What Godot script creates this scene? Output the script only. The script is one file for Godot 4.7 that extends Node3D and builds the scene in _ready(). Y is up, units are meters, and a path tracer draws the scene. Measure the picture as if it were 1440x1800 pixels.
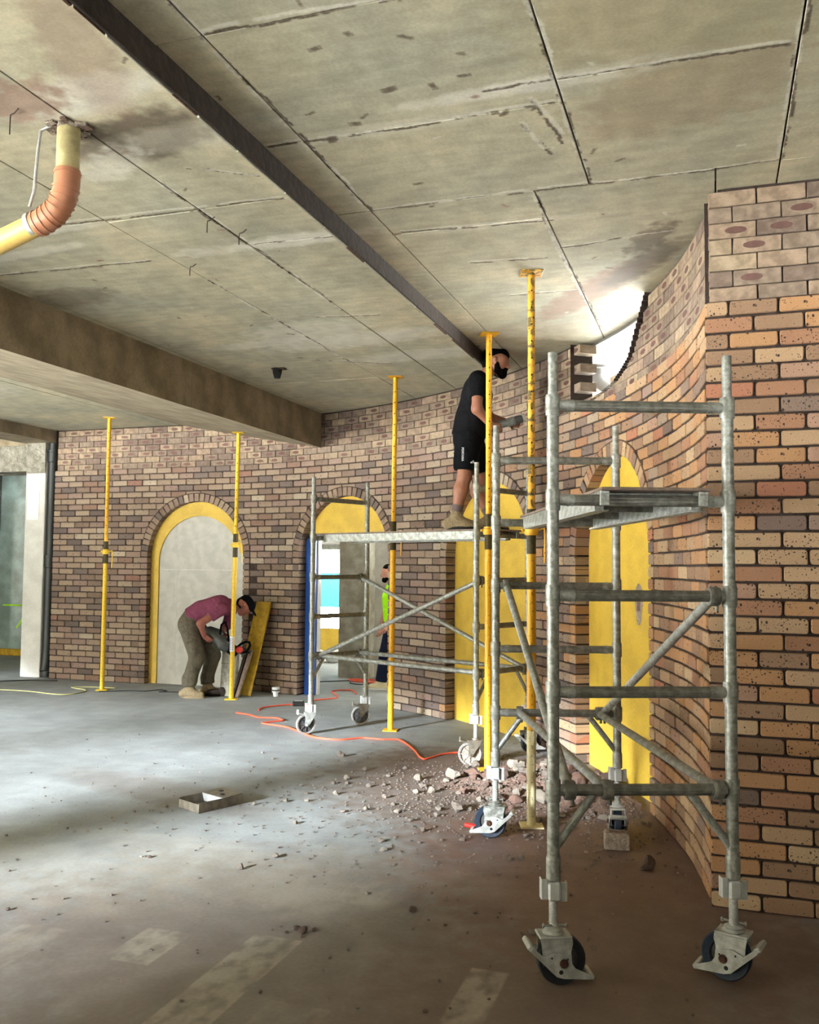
extends Node3D
# A brick hall under renovation: curved brick wall with four arches, scaffolds, props, three workers.

const CEIL := 3.69
const CX := -7.04          # centre and radius of the curved brick wall
const CZ := -4.12
const RAD := 7.055
const S_C := 10.29         # arc length at which the curved wall meets the flat corner wall
const COURSE := 0.0855
const FACED := 36          # courses of facing brick; rougher bricks above
const SPRING := 1.785
const HALF := 0.785
const ARCH: Array[float] = [0.14, 2.66, 5.285, 7.76]

var rng := RandomNumberGenerator.new()
var names := {}
var tex := {}
var M := {}

class Shape:
	var v := PackedVector3Array()
	var n := PackedVector3Array()
	var uv := PackedVector2Array()
	var uv2 := PackedVector2Array()
	var use_uv := false
	func tri(a: Vector3, b: Vector3, c: Vector3, na: Vector3, nb: Vector3, nc: Vector3) -> void:
		v.push_back(a)
		n.push_back(na)
		if (b - a).cross(c - a).dot(na + nb + nc) > 0.0:
			v.push_back(c); v.push_back(b); n.push_back(nc); n.push_back(nb)
		else:
			v.push_back(b); v.push_back(c); n.push_back(nb); n.push_back(nc)
	func flat(a: Vector3, b: Vector3, c: Vector3, toward: Vector3) -> void:
		var g := (b - a).cross(c - a).normalized()
		if g.dot(toward) < 0.0:
			g = -g
		tri(a, b, c, g, g, g)
	func quad(a: Vector3, b: Vector3, c: Vector3, d: Vector3, toward: Vector3) -> void:
		flat(a, b, c, toward)
		flat(a, c, d, toward)
	func box(c: Vector3, s: Vector3, b: Basis = Basis.IDENTITY, ch: float = 0.0) -> Shape:
		# chamfered box
		var h := s * 0.5
		var p := []
		for i in 8:
			var sg := Vector3(1 if i & 1 else -1, 1 if i & 2 else -1, 1 if i & 4 else -1)
			p.append(sg)
		for ax in 3:
			for sd in [-1.0, 1.0]:
				var nn := Vector3.ZERO
				nn[ax] = sd
				var u := (ax + 1) % 3
				var w := (ax + 2) % 3
				var q := []
				for k in [[-1, -1], [1, -1], [1, 1], [-1, 1]]:
					var t := Vector3.ZERO
					t[ax] = sd * h[ax]
					t[u] = k[0] * (h[u] - ch)
					t[w] = k[1] * (h[w] - ch)
					q.append(c + b * t)
				quad(q[0], q[1], q[2], q[3], b * nn)
		if ch > 0.0:
			for ax in 3:
				var u := (ax + 1) % 3
				var w := (ax + 2) % 3
				for k in [[-1, -1], [1, -1], [1, 1], [-1, 1]]:
					var q := []
					for e in [[-1, 0], [1, 0], [1, 1], [-1, 1]]:
						var t := Vector3.ZERO
						t[ax] = e[0] * (h[ax] - ch)
						t[u] = k[0] * (h[u] - (ch if e[1] else 0.0))
						t[w] = k[1] * (h[w] - (0.0 if e[1] else ch))
						q.append(c + b * t)
					var nn := Vector3.ZERO
					nn[u] = k[0]
					nn[w] = k[1]
					quad(q[0], q[1], q[2], q[3], b * nn)
			for sg in p:
				var q := []
				for ax in 3:
					var t := Vector3(sg.x * (h.x - ch), sg.y * (h.y - ch), sg.z * (h.z - ch))
					t[ax] = sg[ax] * h[ax]
					q.append(c + b * t)
				flat(q[0], q[1], q[2], b * sg)
		return self
	func tube(a: Vector3, b: Vector3, ra: float, rb: float = -1.0, seg: int = 14, caps: bool = true, flute: float = 0.0) -> Shape:
		if rb < 0.0:
			rb = ra
		var d := (b - a).normalized()
		var x := d.cross(Vector3.UP if absf(d.y) < 0.9 else Vector3.RIGHT).normalized()
		var y := d.cross(x)
		var sl := (ra - rb) / maxf((b - a).length(), 0.0001)
		for i in seg:
			var f0 := 1.0 - (flute if i % 2 == 1 else 0.0)
			var f1 := 1.0 - (flute if (i + 1) % 2 == 1 else 0.0)
			var t0 := TAU * i / seg
			var t1 := TAU * (i + 1) / seg
			var r0 := x * cos(t0) + y * sin(t0)
			var r1 := x * cos(t1) + y * sin(t1)
			var n0 := (r0 + d * sl).normalized()
			var n1 := (r1 + d * sl).normalized()
			if flute > 0.0:
				n0 = (r1 * f1 - r0 * f0).cross(d).normalized()
				if n0.dot(r0) < 0.0:
					n0 = -n0
				n1 = n0
			tri(a + r0 * ra * f0, a + r1 * ra * f1, b + r1 * rb * f1, n0, n1, n1)
			tri(a + r0 * ra * f0, b + r1 * rb * f1, b + r0 * rb * f0, n0, n1, n0)
			if caps:
				if ra > 0.0:
					tri(a, a + r0 * ra * f0, a + r1 * ra * f1, -d, -d, -d)
				if rb > 0.0:
					tri(b, b + r0 * rb * f0, b + r1 * rb * f1, d, d, d)
		return self
	func path(pts: Array, r: float, seg: int = 8, r_end: float = -1.0) -> Shape:
		# round rod along points, smooth round its girth
		var m := pts.size()
		var rings := []
		var side := Vector3.ZERO
		for i in m:
			var p: Vector3 = pts[i]
			var d: Vector3 = (pts[mini(i + 1, m - 1)] - pts[maxi(i - 1, 0)]).normalized()
			if side == Vector3.ZERO:
				side = d.cross(Vector3.UP if absf(d.y) < 0.9 else Vector3.RIGHT).normalized()
			side = (side - d * side.dot(d)).normalized()
			var up := d.cross(side)
			var rr := r if r_end < 0.0 else lerpf(r, r_end, float(i) / (m - 1))
			var ring := []
			for k in seg:
				var t := TAU * k / seg
				var o := side * cos(t) + up * sin(t)
				ring.append([p + o * rr, o])
			rings.append(ring)
		for i in m - 1:
			for k in seg:
				var a = rings[i][k]
				var b = rings[i][(k + 1) % seg]
				var c = rings[i + 1][(k + 1) % seg]
				var d = rings[i + 1][k]
				tri(a[0], b[0], c[0], a[1], b[1], c[1])
				tri(a[0], c[0], d[0], a[1], c[1], d[1])
		for e in [0, m - 1]:
			var dd: Vector3 = (pts[0] - pts[1]) if e == 0 else (pts[m - 1] - pts[m - 2])
			dd = dd.normalized()
			for k in seg:
				tri(pts[e], rings[e][k][0], rings[e][(k + 1) % seg][0], dd, dd, dd)
		return self
	func lathe(prof: Array, xf: Transform3D = Transform3D.IDENTITY, seg: int = 20) -> Shape:
		# profile of Vector2(radius, height) round the y axis, a hard edge at each point
		for i in prof.size() - 1:
			var p: Vector2 = prof[i]
			var q: Vector2 = prof[i + 1]
			var t := (q - p).normalized()
			var out := Vector2(t.y, -t.x)
			for k in seg:
				var a0 := TAU * k / seg
				var a1 := TAU * (k + 1) / seg
				var d0 := Vector3(cos(a0), 0, sin(a0))
				var d1 := Vector3(cos(a1), 0, sin(a1))
				var n0 := xf.basis * (d0 * out.x + Vector3.UP * out.y)
				var n1 := xf.basis * (d1 * out.x + Vector3.UP * out.y)
				var A := xf * (d0 * p.x + Vector3.UP * p.y)
				var B := xf * (d1 * p.x + Vector3.UP * p.y)
				var C := xf * (d1 * q.x + Vector3.UP * q.y)
				var D := xf * (d0 * q.x + Vector3.UP * q.y)
				if p.x > 0.0:
					tri(A, B, C if q.x > 0.0 else D, n0, n1, n1)
				if q.x > 0.0:
					tri(A, C, D, n0, n1, n0)
		return self
	func prism(poly: PackedVector2Array, z0: float, z1: float, xf: Transform3D = Transform3D.IDENTITY, bev: float = 0.0, back: bool = true) -> Shape:
		# an outline in x, y, thick from z0 to z1; bev rounds the front edge
		var front := poly
		if bev > 0.0:
			var off := Geometry2D.offset_polygon(poly, -bev, Geometry2D.JOIN_MITER)
			if off.size() == 1 and off[0].size() == poly.size():
				# line the inset up with the outline
				var best := 0
				for k in poly.size():
					if off[0][k].distance_squared_to(poly[0]) < off[0][best].distance_squared_to(poly[0]):
						best = k
				front = PackedVector2Array()
				var dirn := 1
				if poly.size() > 2 and off[0][(best + 1) % poly.size()].distance_squared_to(poly[1]) > off[0][(best - 1 + poly.size()) % poly.size()].distance_squared_to(poly[1]):
					dirn = -1
				for k in poly.size():
					front.push_back(off[0][posmod(best + dirn * k, poly.size())])
			else:
				bev = 0.0
		var fn := xf.basis.z.normalized()
		var ix := Geometry2D.triangulate_polygon(front)
		for i in range(0, ix.size(), 3):
			tri(xf * _p3(front[ix[i]], z1), xf * _p3(front[ix[i + 1]], z1), xf * _p3(front[ix[i + 2]], z1), fn, fn, fn)
		if back:
			ix = Geometry2D.triangulate_polygon(poly)
			for i in range(0, ix.size(), 3):
				tri(xf * _p3(poly[ix[i]], z0), xf * _p3(poly[ix[i + 1]], z0), xf * _p3(poly[ix[i + 2]], z0), -fn, -fn, -fn)
		var cw := Geometry2D.is_polygon_clockwise(poly)
		var m := poly.size()
		for k in m:
			var a := poly[k]
			var b := poly[(k + 1) % m]
			var e := b - a
			var o := Vector3(e.y, -e.x, 0) if not cw else Vector3(-e.y, e.x, 0)
			o = xf.basis * o
			quad(xf * _p3(a, z0), xf * _p3(b, z0), xf * _p3(b, z1 - bev), xf * _p3(a, z1 - bev), o)
			if bev > 0.0:
				quad(xf * _p3(a, z1 - bev), xf * _p3(b, z1 - bev), xf * _p3(front[(k + 1) % m], z1), xf * _p3(front[k], z1), o.normalized() + fn)
		return self
	func _p3(p: Vector2, z: float) -> Vector3:
		return Vector3(p.x, p.y, z)
	func ball(c: Vector3, r: Vector3, seg: int = 14, rings: int = 8, b: Basis = Basis.IDENTITY) -> Shape:
		for j in rings:
			for k in seg:
				var q := []
				for e in [[j, k], [j, k + 1], [j + 1, k + 1], [j + 1, k]]:
					var la: float = PI * e[0] / rings
					var lo: float = TAU * e[1] / seg
					var d := Vector3(sin(la) * cos(lo), cos(la), sin(la) * sin(lo))
					q.append([c + b * (d * r), (b * (d / r)).normalized()])
				if j > 0:
					tri(q[0][0], q[1][0], q[2][0], q[0][1], q[1][1], q[2][1])
				if j < rings - 1:
					tri(q[0][0], q[2][0], q[3][0], q[0][1], q[2][1], q[3][1])
		return self
	func map_uv(f: Callable) -> Shape:
		uv.clear()
		for p in v:
			uv.push_back(f.call(p))
		use_uv = true
		return self
	func map_uv2(f: Callable) -> Shape:
		uv2.clear()
		for p in v:
			uv2.push_back(f.call(p))
		return self
	func mesh(into: ArrayMesh = null) -> ArrayMesh:
		var a := []
		a.resize(Mesh.ARRAY_MAX)
		a[Mesh.ARRAY_VERTEX] = v
		a[Mesh.ARRAY_NORMAL] = n
		if use_uv:
			a[Mesh.ARRAY_TEX_UV] = uv
		if uv2.size() == v.size():
			a[Mesh.ARRAY_TEX_UV2] = uv2
		var m := into if into else ArrayMesh.new()
		m.add_surface_from_arrays(Mesh.PRIMITIVE_TRIANGLES, a)
		return m


func numbered(called: String) -> String:
	if not names.has(called):
		names[called] = 0
		return called
	names[called] += 1
	return "%s_%03d" % [called, names[called]]


func tag(o: Node3D, label: String, category: String, group := "", kind := "") -> Node3D:
	if label:
		o.set_meta("label", label)
	if category:
		o.set_meta("category", category)
	if group:
		o.set_meta("group", group)
	if kind:
		o.set_meta("kind", kind)
	return o


func obj(called: String, shape, m: Material, parent: Node3D = null, at := Transform3D.IDENTITY) -> MeshInstance3D:
	var o := MeshInstance3D.new()
	o.mesh = shape.mesh() if shape is Shape else shape
	o.material_override = m
	o.transform = at
	if parent:
		o.name = called
		parent.add_child(o, true)
	else:
		o.name = numbered(called)
		add_child(o)
	return o


func thing(called: String, label: String, category: String, at := Vector3.ZERO, turn := 0.0, group := "") -> Node3D:
	var o := Node3D.new()
	o.name = numbered(called)
	add_child(o)
	o.position = at
	o.rotation.y = turn
	return tag(o, label, category, group)


func struct(called: String, shape, m: Material, label: String) -> MeshInstance3D:
	var o := obj(called, shape, m)
	tag(o, label, "structure", "", "structure")
	return o


func mat(c: Color, rough := 0.8, metal := 0.0, t: Texture2D = null, scale := 1.0, bump: Texture2D = null, bump_cm := 0.2, world := false) -> StandardMaterial3D:
	var m := StandardMaterial3D.new()
	m.albedo_color = c
	m.roughness = rough
	m.metallic = metal
	if t:
		m.albedo_texture = t
	if t or bump:
		m.uv1_triplanar = true
		m.uv1_world_triplanar = world
		m.uv1_scale = Vector3.ONE * scale
	if bump:
		m.heightmap_enabled = true
		m.heightmap_texture = bump
		m.heightmap_scale = bump_cm
	return m


func noise(size: int, freq: float, sd: int, octaves := 4, kind := FastNoiseLite.TYPE_SIMPLEX_SMOOTH) -> PackedByteArray:
	var f := FastNoiseLite.new()
	f.noise_type = kind
	f.seed = sd
	f.frequency = freq
	f.fractal_octaves = octaves
	var im := f.get_seamless_image(size, size)
	im.convert(Image.FORMAT_L8)
	return im.get_data()


func ramp(size: int, b: PackedByteArray, lo: Color, hi: Color, t0 := 0.0, t1 := 1.0, grain: PackedByteArray = PackedByteArray(), g := 0.0) -> ImageTexture:
	var out := PackedByteArray()
	out.resize(size * size * 3)
	for i in size * size:
		var t := clampf((b[i] / 255.0 - t0) / (t1 - t0), 0.0, 1.0)
		var k := 1.0
		if g > 0.0:
			k = 1.0 - g * (grain[i] / 255.0)
		out[i * 3] = int(255.0 * lerpf(lo.r, hi.r, t) * k)
		out[i * 3 + 1] = int(255.0 * lerpf(lo.g, hi.g, t) * k)
		out[i * 3 + 2] = int(255.0 * lerpf(lo.b, hi.b, t) * k)
	return ImageTexture.create_from_image(Image.create_from_data(size, size, false, Image.FORMAT_RGB8, out))


# ---- the curved wall: s runs along it, d out of it into the hall
func tangent(s: float) -> Vector3:
	if s < 0.0 or s >= S_C:
		return Vector3(1, 0, 0)
	return Vector3(cos(s / RAD), 0, sin(s / RAD))


func wall_out(s: float) -> Vector3:
	var t := tangent(s)
	return Vector3(-t.z, 0, t.x)


func wp(s: float, h: float, d := 0.0) -> Vector3:
	var p: Vector3
	if s < 0.0:
		p = Vector3(CX + s, h, CZ - RAD)
	elif s < S_C:
		p = Vector3(CX + RAD * sin(s / RAD), h, CZ - RAD * cos(s / RAD))
	else:
		p = Vector3(CX + RAD * sin(S_C / RAD) + s - S_C, h, CZ - RAD * cos(S_C / RAD))
	return p + wall_out(s) * d


func wall_frame(s: float, h: float, d := 0.0) -> Transform3D:
	return Transform3D(Basis(tangent(s), Vector3.UP, wall_out(s)), wp(s, h, d))


func arch_bottom(s: float, r: float) -> float:
	# height of an arch of half width r at s; 0 outside of the arches, -1 for none
	for c in ARCH:
		if absf(s - c) < r:
			return SPRING + sqrt(maxf(r * r - (s - c) * (s - c), 0.0))
	return 0.0


func hole_bottom(s: float) -> float:
	# the hole broken through at the top of the wall
	if s < 6.87 or s > 8.47:
		return 99.0
	var p: Array[Vector2] = [Vector2(6.86, 3.14), Vector2(7.32, 3.17), Vector2(7.74, 3.23), Vector2(8.06, 3.35), Vector2(8.25, 3.55), Vector2(8.5, 3.78)]
	for i in p.size() - 1:
		if s <= p[i + 1].x:
			return lerpf(p[i].y, p[i + 1].y, (s - p[i].x) / (p[i + 1].x - p[i].x))
	return 99.0


func make_materials() -> void:
	var n_fine := noise(512, 0.09, 3, 3)
	var n_mid := noise(512, 0.02, 5, 5)
	var n_big := noise(512, 0.008, 7, 4)
	var n_cell := noise(512, 0.05, 11, 2, FastNoiseLite.TYPE_CELLULAR)
	tex.grain = ramp(512, n_big, Color(0.93, 0.93, 0.93), Color.WHITE, 0.25, 0.75, n_fine, 0.09)
	tex.blotch = ramp(512, n_big, Color(0.80, 0.79, 0.77), Color.WHITE, 0.2, 0.8, n_fine, 0.12)
	tex.galv = ramp(512, n_big, Color(0.74, 0.74, 0.72), Color(1, 1, 1), 0.3, 0.7, n_mid, 0.22)
	tex.paint = ramp(512, n_mid, Color(0.35, 0.33, 0.30), Color.WHITE, 0.16, 0.21, n_fine, 0.06)
	tex.worn = ramp(512, n_mid, Color(0.42, 0.50, 0.62), Color.WHITE, 0.40, 0.44, n_fine, 0.1)
	tex.fine_bump = ramp(512, n_fine, Color.BLACK, Color.WHITE, 0.1, 0.9)
	tex.mid_bump = ramp(512, n_mid, Color.BLACK, Color.WHITE, 0.2, 0.8)
	tex.fold = ramp(512, noise(512, 0.012, 21, 2), Color.BLACK, Color.WHITE, 0.2, 0.8)
	tex.brick = brick_texture(n_fine)
	tex.brick_bump = ramp(512, n_fine, Color.BLACK, Color.WHITE, 0.0, 1.0)

	# bricks: one tone each
	var tones := {
		"tan": Color(0.66, 0.545, 0.43), "sand": Color(0.70, 0.60, 0.48), "orange": Color(0.66, 0.50, 0.355), "brown": Color(0.55, 0.435, 0.345), "rust": Color(0.60, 0.44, 0.34), "mauve": Color(0.49, 0.41, 0.365), "dusk": Color(0.43, 0.355, 0.32), "pink": Color(0.63, 0.50, 0.425), "pale": Color(0.75, 0.67, 0.55), "red": Color(0.64, 0.43, 0.335),
	}
	for k in tones:
		var m := StandardMaterial3D.new()
		m.albedo_color = tones[k]
		m.albedo_texture = tex.brick
		m.roughness = 0.85
		m.heightmap_enabled = true
		m.heightmap_texture = tex.brick_bump
		m.heightmap_scale = 0.08
		M["brick_" + k] = m
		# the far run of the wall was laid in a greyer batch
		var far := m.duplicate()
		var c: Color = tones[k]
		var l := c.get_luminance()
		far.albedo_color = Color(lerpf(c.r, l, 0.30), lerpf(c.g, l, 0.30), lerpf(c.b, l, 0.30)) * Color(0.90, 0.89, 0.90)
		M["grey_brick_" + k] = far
	M.mortar = mat(Color(0.21, 0.155, 0.13), 0.95, 0, tex.grain, 2.0, tex.mid_bump, 0.5, true)
	M.mortar_high = mat(Color(0.50, 0.43, 0.39), 0.95, 0, tex.grain, 2.0, tex.mid_bump, 0.4, true)
	var cm := {"a": Color(0.56, 0.485, 0.425), "b": Color(0.62, 0.53, 0.455), "c": Color(0.49, 0.415, 0.37), "d": Color(0.65, 0.57, 0.48)}
	for k in cm:
		M["common_" + k] = mat(cm[k], 0.92, 0, tex.blotch, 3.0, tex.fine_bump, 0.06, true)
	M.frog = mat(Color(0.38, 0.265, 0.24), 0.95, 0, tex.grain, 4.0)
	M.galv = mat(Color(0.70, 0.705, 0.68), 0.45, 0.3, tex.galv, 5.0, tex.fine_bump, 0.03)
	M.galv_dark = mat(Color(0.56, 0.555, 0.52), 0.5, 0.3, tex.galv, 4.0, tex.fine_bump, 0.03)
	M.zinc = mat(Color(0.80, 0.81, 0.80), 0.45, 0.25, tex.blotch, 3.0)
	M.white_clip = mat(Color(0.85, 0.86, 0.86), 0.45, 0.1, tex.grain, 5.0)
	M.rust = mat(Color(0.35, 0.22, 0.15), 0.9, 0.1, tex.blotch, 5.0, tex.mid_bump, 0.3)
	M.tyre = mat(Color(0.10, 0.12, 0.15), 0.7, 0, tex.blotch, 8.0)
	M.tyre_blue = mat(Color(0.10, 0.17, 0.26), 0.6, 0, tex.blotch, 8.0)
	M.tyre_grey = mat(Color(0.62, 0.60, 0.58), 0.7, 0, tex.blotch, 8.0)
	M.dark = mat(Color(0.05, 0.05, 0.05), 0.8)
	M.hub = mat(Color(0.30, 0.30, 0.30), 0.7, 0, tex.blotch, 8.0)
	M.prop = mat(Color(0.90, 0.66, 0.10), 0.5, 0.0, tex.paint, 3.0, tex.fine_bump, 0.04)
	M.prop_lemon = mat(Color(0.90, 0.74, 0.16), 0.5, 0.0, tex.paint, 3.0, tex.fine_bump, 0.04)
	M.prop_worn = mat(Color(0.86, 0.63, 0.16), 0.6, 0.0, tex.worn, 2.0, tex.fine_bump, 0.05)
	M.prop_faded = mat(Color(0.92, 0.87, 0.68), 0.65, 0.0, tex.paint, 3.0)
	M.prop_thread = mat(Color(0.30, 0.26, 0.12), 0.7, 0.3, tex.blotch, 8.0)
	M.yellow_board = mat(Color(0.82, 0.68, 0.24), 0.6, 0, tex.grain, 0.8, tex.fine_bump, 0.02)
	M.form_board = mat(Color(0.82, 0.66, 0.14), 0.65, 0, tex.blotch, 2.5, tex.mid_bump, 0.1)
	M.white_board = mat(Color(0.76, 0.75, 0.72), 0.8, 0, tex.grain, 1.2)
	M.white_wall = mat(Color(0.84, 0.83, 0.80), 0.9, 0, tex.grain, 0.7)
	M.blue_frame = mat(Color(0.14, 0.30, 0.60), 0.28, 0, tex.grain, 1.0)
	M.blue_dark = mat(Color(0.07, 0.11, 0.22), 0.4)
	M.steel_brown = mat(Color(0.21, 0.155, 0.12), 0.85, 0.1, tex.blotch, 1.5, tex.mid_bump, 0.4, true)
	M.beam = mat(Color(0.60, 0.54, 0.44), 0.9, 0, tex.blotch, 0.6, tex.mid_bump, 0.25, true)
	M.column = mat(Color(0.70, 0.68, 0.62), 0.9, 0, tex.blotch, 0.8, tex.mid_bump, 0.3, true)
	M.render = mat(Color(0.62, 0.60, 0.55), 0.95, 0, tex.blotch, 1.5, tex.mid_bump, 1.5, true)
	M.pipe_black = mat(Color(0.10, 0.12, 0.115), 0.5, 0, tex.blotch, 2.0)
	M.pipe_cream = mat(Color(0.80, 0.75, 0.55), 0.5, 0, tex.blotch, 2.0)
	M.pipe_yellow = mat(Color(0.90, 0.76, 0.42), 0.45, 0, tex.grain, 1.0)
	M.pipe_terra = mat(Color(0.74, 0.50, 0.37), 0.45, 0, tex.grain, 3.0)
	M.pvc = mat(Color(0.78, 0.79, 0.80), 0.35)
	M.wire = mat(Color(0.25, 0.2, 0.16), 0.8, 0.3)
	M.cord = mat(Color(0.86, 0.33, 0.22), 0.55)
	M.cord_dark = mat(Color(0.10, 0.10, 0.10), 0.6)
	M.cord_pale = mat(Color(0.66, 0.64, 0.42), 0.6)
	M.stone_a = mat(Color(0.66, 0.60, 0.55), 0.95, 0, tex.blotch, 6.0, tex.mid_bump, 0.4)
	M.stone_b = mat(Color(0.62, 0.48, 0.42), 0.95, 0, tex.blotch, 6.0, tex.mid_bump, 0.4)
	M.stone_c = mat(Color(0.50, 0.40, 0.35), 0.95, 0, tex.blotch, 6.0, tex.mid_bump, 0.4)
	M.stone_d = mat(Color(0.74, 0.69, 0.63), 0.95, 0, tex.blotch, 6.0, tex.mid_bump, 0.4)
	M.tin = mat(Color(0.55, 0.52, 0.47), 0.5, 0.5, tex.blotch, 3.0)
	M.slab = mat(Color(0.66, 0.65, 0.61), 0.9, 0, tex.blotch, 2.5, tex.mid_bump, 0.2)
	M.timber = mat(Color(0.20, 0.14, 0.11), 0.8, 0, tex.blotch, 5.0)
	M.timber_pale = mat(Color(0.56, 0.48, 0.43), 0.8, 0, tex.blotch, 5.0)
	# people
	M.skin = mat(Color(0.58, 0.38, 0.29), 0.6, 0, tex.grain, 6.0)
	M.skin_tan = mat(Color(0.60, 0.36, 0.30), 0.6, 0, tex.grain, 6.0)
	M.skin_pale = mat(Color(0.72, 0.50, 0.42), 0.6, 0, tex.grain, 6.0)
	M.hair = mat(Color(0.035, 0.03, 0.028), 0.8, 0, null, 30.0, tex.fine_bump, 0.2)
	M.tee_black = mat(Color(0.085, 0.085, 0.095), 0.9, 0, tex.grain, 2.2, tex.fold, 0.5)
	M.shorts_black = mat(Color(0.07, 0.075, 0.085), 0.85, 0, tex.grain, 2.2, tex.fold, 0.5)
	M.print_white = mat(Color(0.75, 0.76, 0.77), 0.8)
	M.boot_tan = mat(Color(0.60, 0.53, 0.41), 0.85, 0, tex.blotch, 9.0)
	M.sole = mat(Color(0.07, 0.065, 0.06), 0.9)
	M.sole_tan = mat(Color(0.50, 0.43, 0.33), 0.9)
	M.sock = mat(Color(0.35, 0.30, 0.30), 0.95)
	M.shirt_pink = mat(Color(0.50, 0.27, 0.36), 0.9, 0, tex.grain, 2.2, tex.fold, 0.8)
	M.pants_khaki = mat(Color(0.40, 0.375, 0.325), 0.95, 0, tex.grain, 2.2, tex.fold, 1.0)
	M.tee_lime = mat(Color(0.62, 0.90, 0.10), 0.8, 0, tex.grain, 2.2, tex.fold, 0.5)
	M.pants_navy = mat(Color(0.10, 0.12, 0.19), 0.9, 0, tex.grain, 2.2, tex.fold, 0.5)
	M.shoe_cream = mat(Color(0.82, 0.77, 0.62), 0.8)
	M.cap_black = mat(Color(0.05, 0.055, 0.065), 0.85, 0, tex.grain, 9.0)
	M.tool_grey = mat(Color(0.30, 0.31, 0.31), 0.5, 0.2, tex.blotch, 6.0)
	M.tool_light = mat(Color(0.52, 0.54, 0.54), 0.45, 0.2, tex.blotch, 6.0)
	M.tool_red = mat(Color(0.80, 0.16, 0.13), 0.4)
	M.eye = mat(Color(0.8, 0.78, 0.74), 0.3)
	M.cyan_sheet = mat(Color(0.30, 0.70, 0.80), 0.7, 0, tex.grain, 1.0)
	M.sticker_blue = mat(Color(0.15, 0.2, 0.5), 0.6)
	M.sticker_red = mat(Color(0.6, 0.12, 0.15), 0.6)
	for k in ["tee_black", "shorts_black", "shirt_pink", "pants_khaki", "tee_lime", "pants_navy", "cap_black", "hair"]:
		M[k].metallic_specular = 0.15
	M.lime = mat(Color(0.62, 0.86, 0.12), 0.6)
	M.white_paint = mat(Color(0.9, 0.9, 0.89), 0.7)


func brick_texture(grain: PackedByteArray) -> ImageTexture:
	# 4 x 12 faces, each 256 x 85 pixels: dark burnt specks over a fine grain, some faces spotted, some nearly clean
	var size := 1024
	var b := PackedByteArray()
	b.resize(size * size * 3)
	for y in size:
		for x in size:
			var g := 0.86 + 0.14 * grain[(y % 512) * 512 + x % 512] / 255.0
			var i := (y * size + x) * 3
			b[i] = int(255 * g)
			b[i + 1] = int(252 * g)
			b[i + 2] = int(248 * g)
	var im := Image.create_from_data(size, size, false, Image.FORMAT_RGB8, b)
	var r := RandomNumberGenerator.new()
	r.seed = 77
	for cell in 48:
		var cx := (cell % 4) * 256
		var cy := (cell / 4) * 85
		var many: int = [6, 14, 26, 46][cell % 4] + r.randi_range(-4, 6)
		for k in many:
			var px := cx + r.randi_range(4, 250)
			var py := cy + r.randi_range(3, 81)
			var rx := r.randf_range(1.0, 2.6) * (2.2 if r.randf() < 0.14 else 1.0)
			var ry := rx * r.randf_range(0.7, 1.5)
			var dark := r.randf_range(0.10, 0.38)
			for y in range(maxi(cy, py - int(ry) - 1), mini(cy + 85, py + int(ry) + 2)):
				for x in range(maxi(cx, px - int(rx) - 1), mini(cx + 256, px + int(rx) + 2)):
					var q := pow((x - px) / rx, 2) + pow((y - py) / ry, 2)
					if q < 1.0:
						im.set_pixel(x, y, Color(dark, dark * 0.92, dark * 0.88))
					elif q < 1.8:
						im.set_pixel(x, y, im.get_pixel(x, y) * Color(0.8, 0.78, 0.76))
	return ImageTexture.create_from_image(im)


func stain(im: Image, c: Vector2, r: Vector2, turn: float, col: Color, amount: float, nz: PackedByteArray, per: Vector2, org: Vector2) -> void:
	# a ragged patch of colour round c (metres)
	var reach := maxf(r.x, r.y)
	var x0 := maxi(0, int((c.x - reach - org.x) * per.x))
	var x1 := mini(im.get_width() - 1, int((c.x + reach - org.x) * per.x))
	var y0 := maxi(0, int((c.y - reach - org.y) * per.y))
	var y1 := mini(im.get_height() - 1, int((c.y + reach - org.y) * per.y))
	var cs := cos(turn)
	var sn := sin(turn)
	for y in range(y0, y1 + 1):
		for x in range(x0, x1 + 1):
			var dx := org.x + x / per.x - c.x
			var dy := org.y + y / per.y - c.y
			var u := (dx * cs + dy * sn) / r.x
			var w := (-dx * sn + dy * cs) / r.y
			var q := u * u + w * w
			if q < 1.0:
				var t: float = nz[((y * 2) % 512) * 512 + (x * 2) % 512] / 255.0
				var a := clampf((1.0 - q) * 1.6 + (t - 0.55) * (2.0 if reach < 0.5 else 1.0), 0.0, 1.0) * amount
				if a > 0.01:
					im.set_pixel(x, y, im.get_pixel(x, y).lerp(col, a))


func crack(im: Image, a: Vector2, b: Vector2, col: Color, amount: float, wide: float, r: RandomNumberGenerator, per: Vector2, org: Vector2) -> void:
	# a ragged line from a to b, broken here and there
	var p := (a - org) * per
	var e := (b - org) * per
	var n := int(p.distance_to(e))
	var side := (e - p).orthogonal().normalized()
	var off := 0.0
	var gap := 0
	for i in n:
		off = clampf(off + r.randf_range(-0.45, 0.45), -2.2, 2.2)
		if gap > 0:
			gap -= 1
			continue
		if r.randf() < 0.02:
			gap = r.randi_range(2, 14)
		var c := p.lerp(e, float(i) / n) + side * off
		var ww := wide * r.randf_range(0.6, 1.5)
		for y in range(int(c.y - ww), int(c.y + ww) + 1):
			for x in range(int(c.x - ww), int(c.x + ww) + 1):
				if x >= 0 and y >= 0 and x < im.get_width() and y < im.get_height():
					im.set_pixel(x, y, im.get_pixel(x, y).lerp(col, amount * r.randf_range(0.5, 1.0)))


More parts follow.
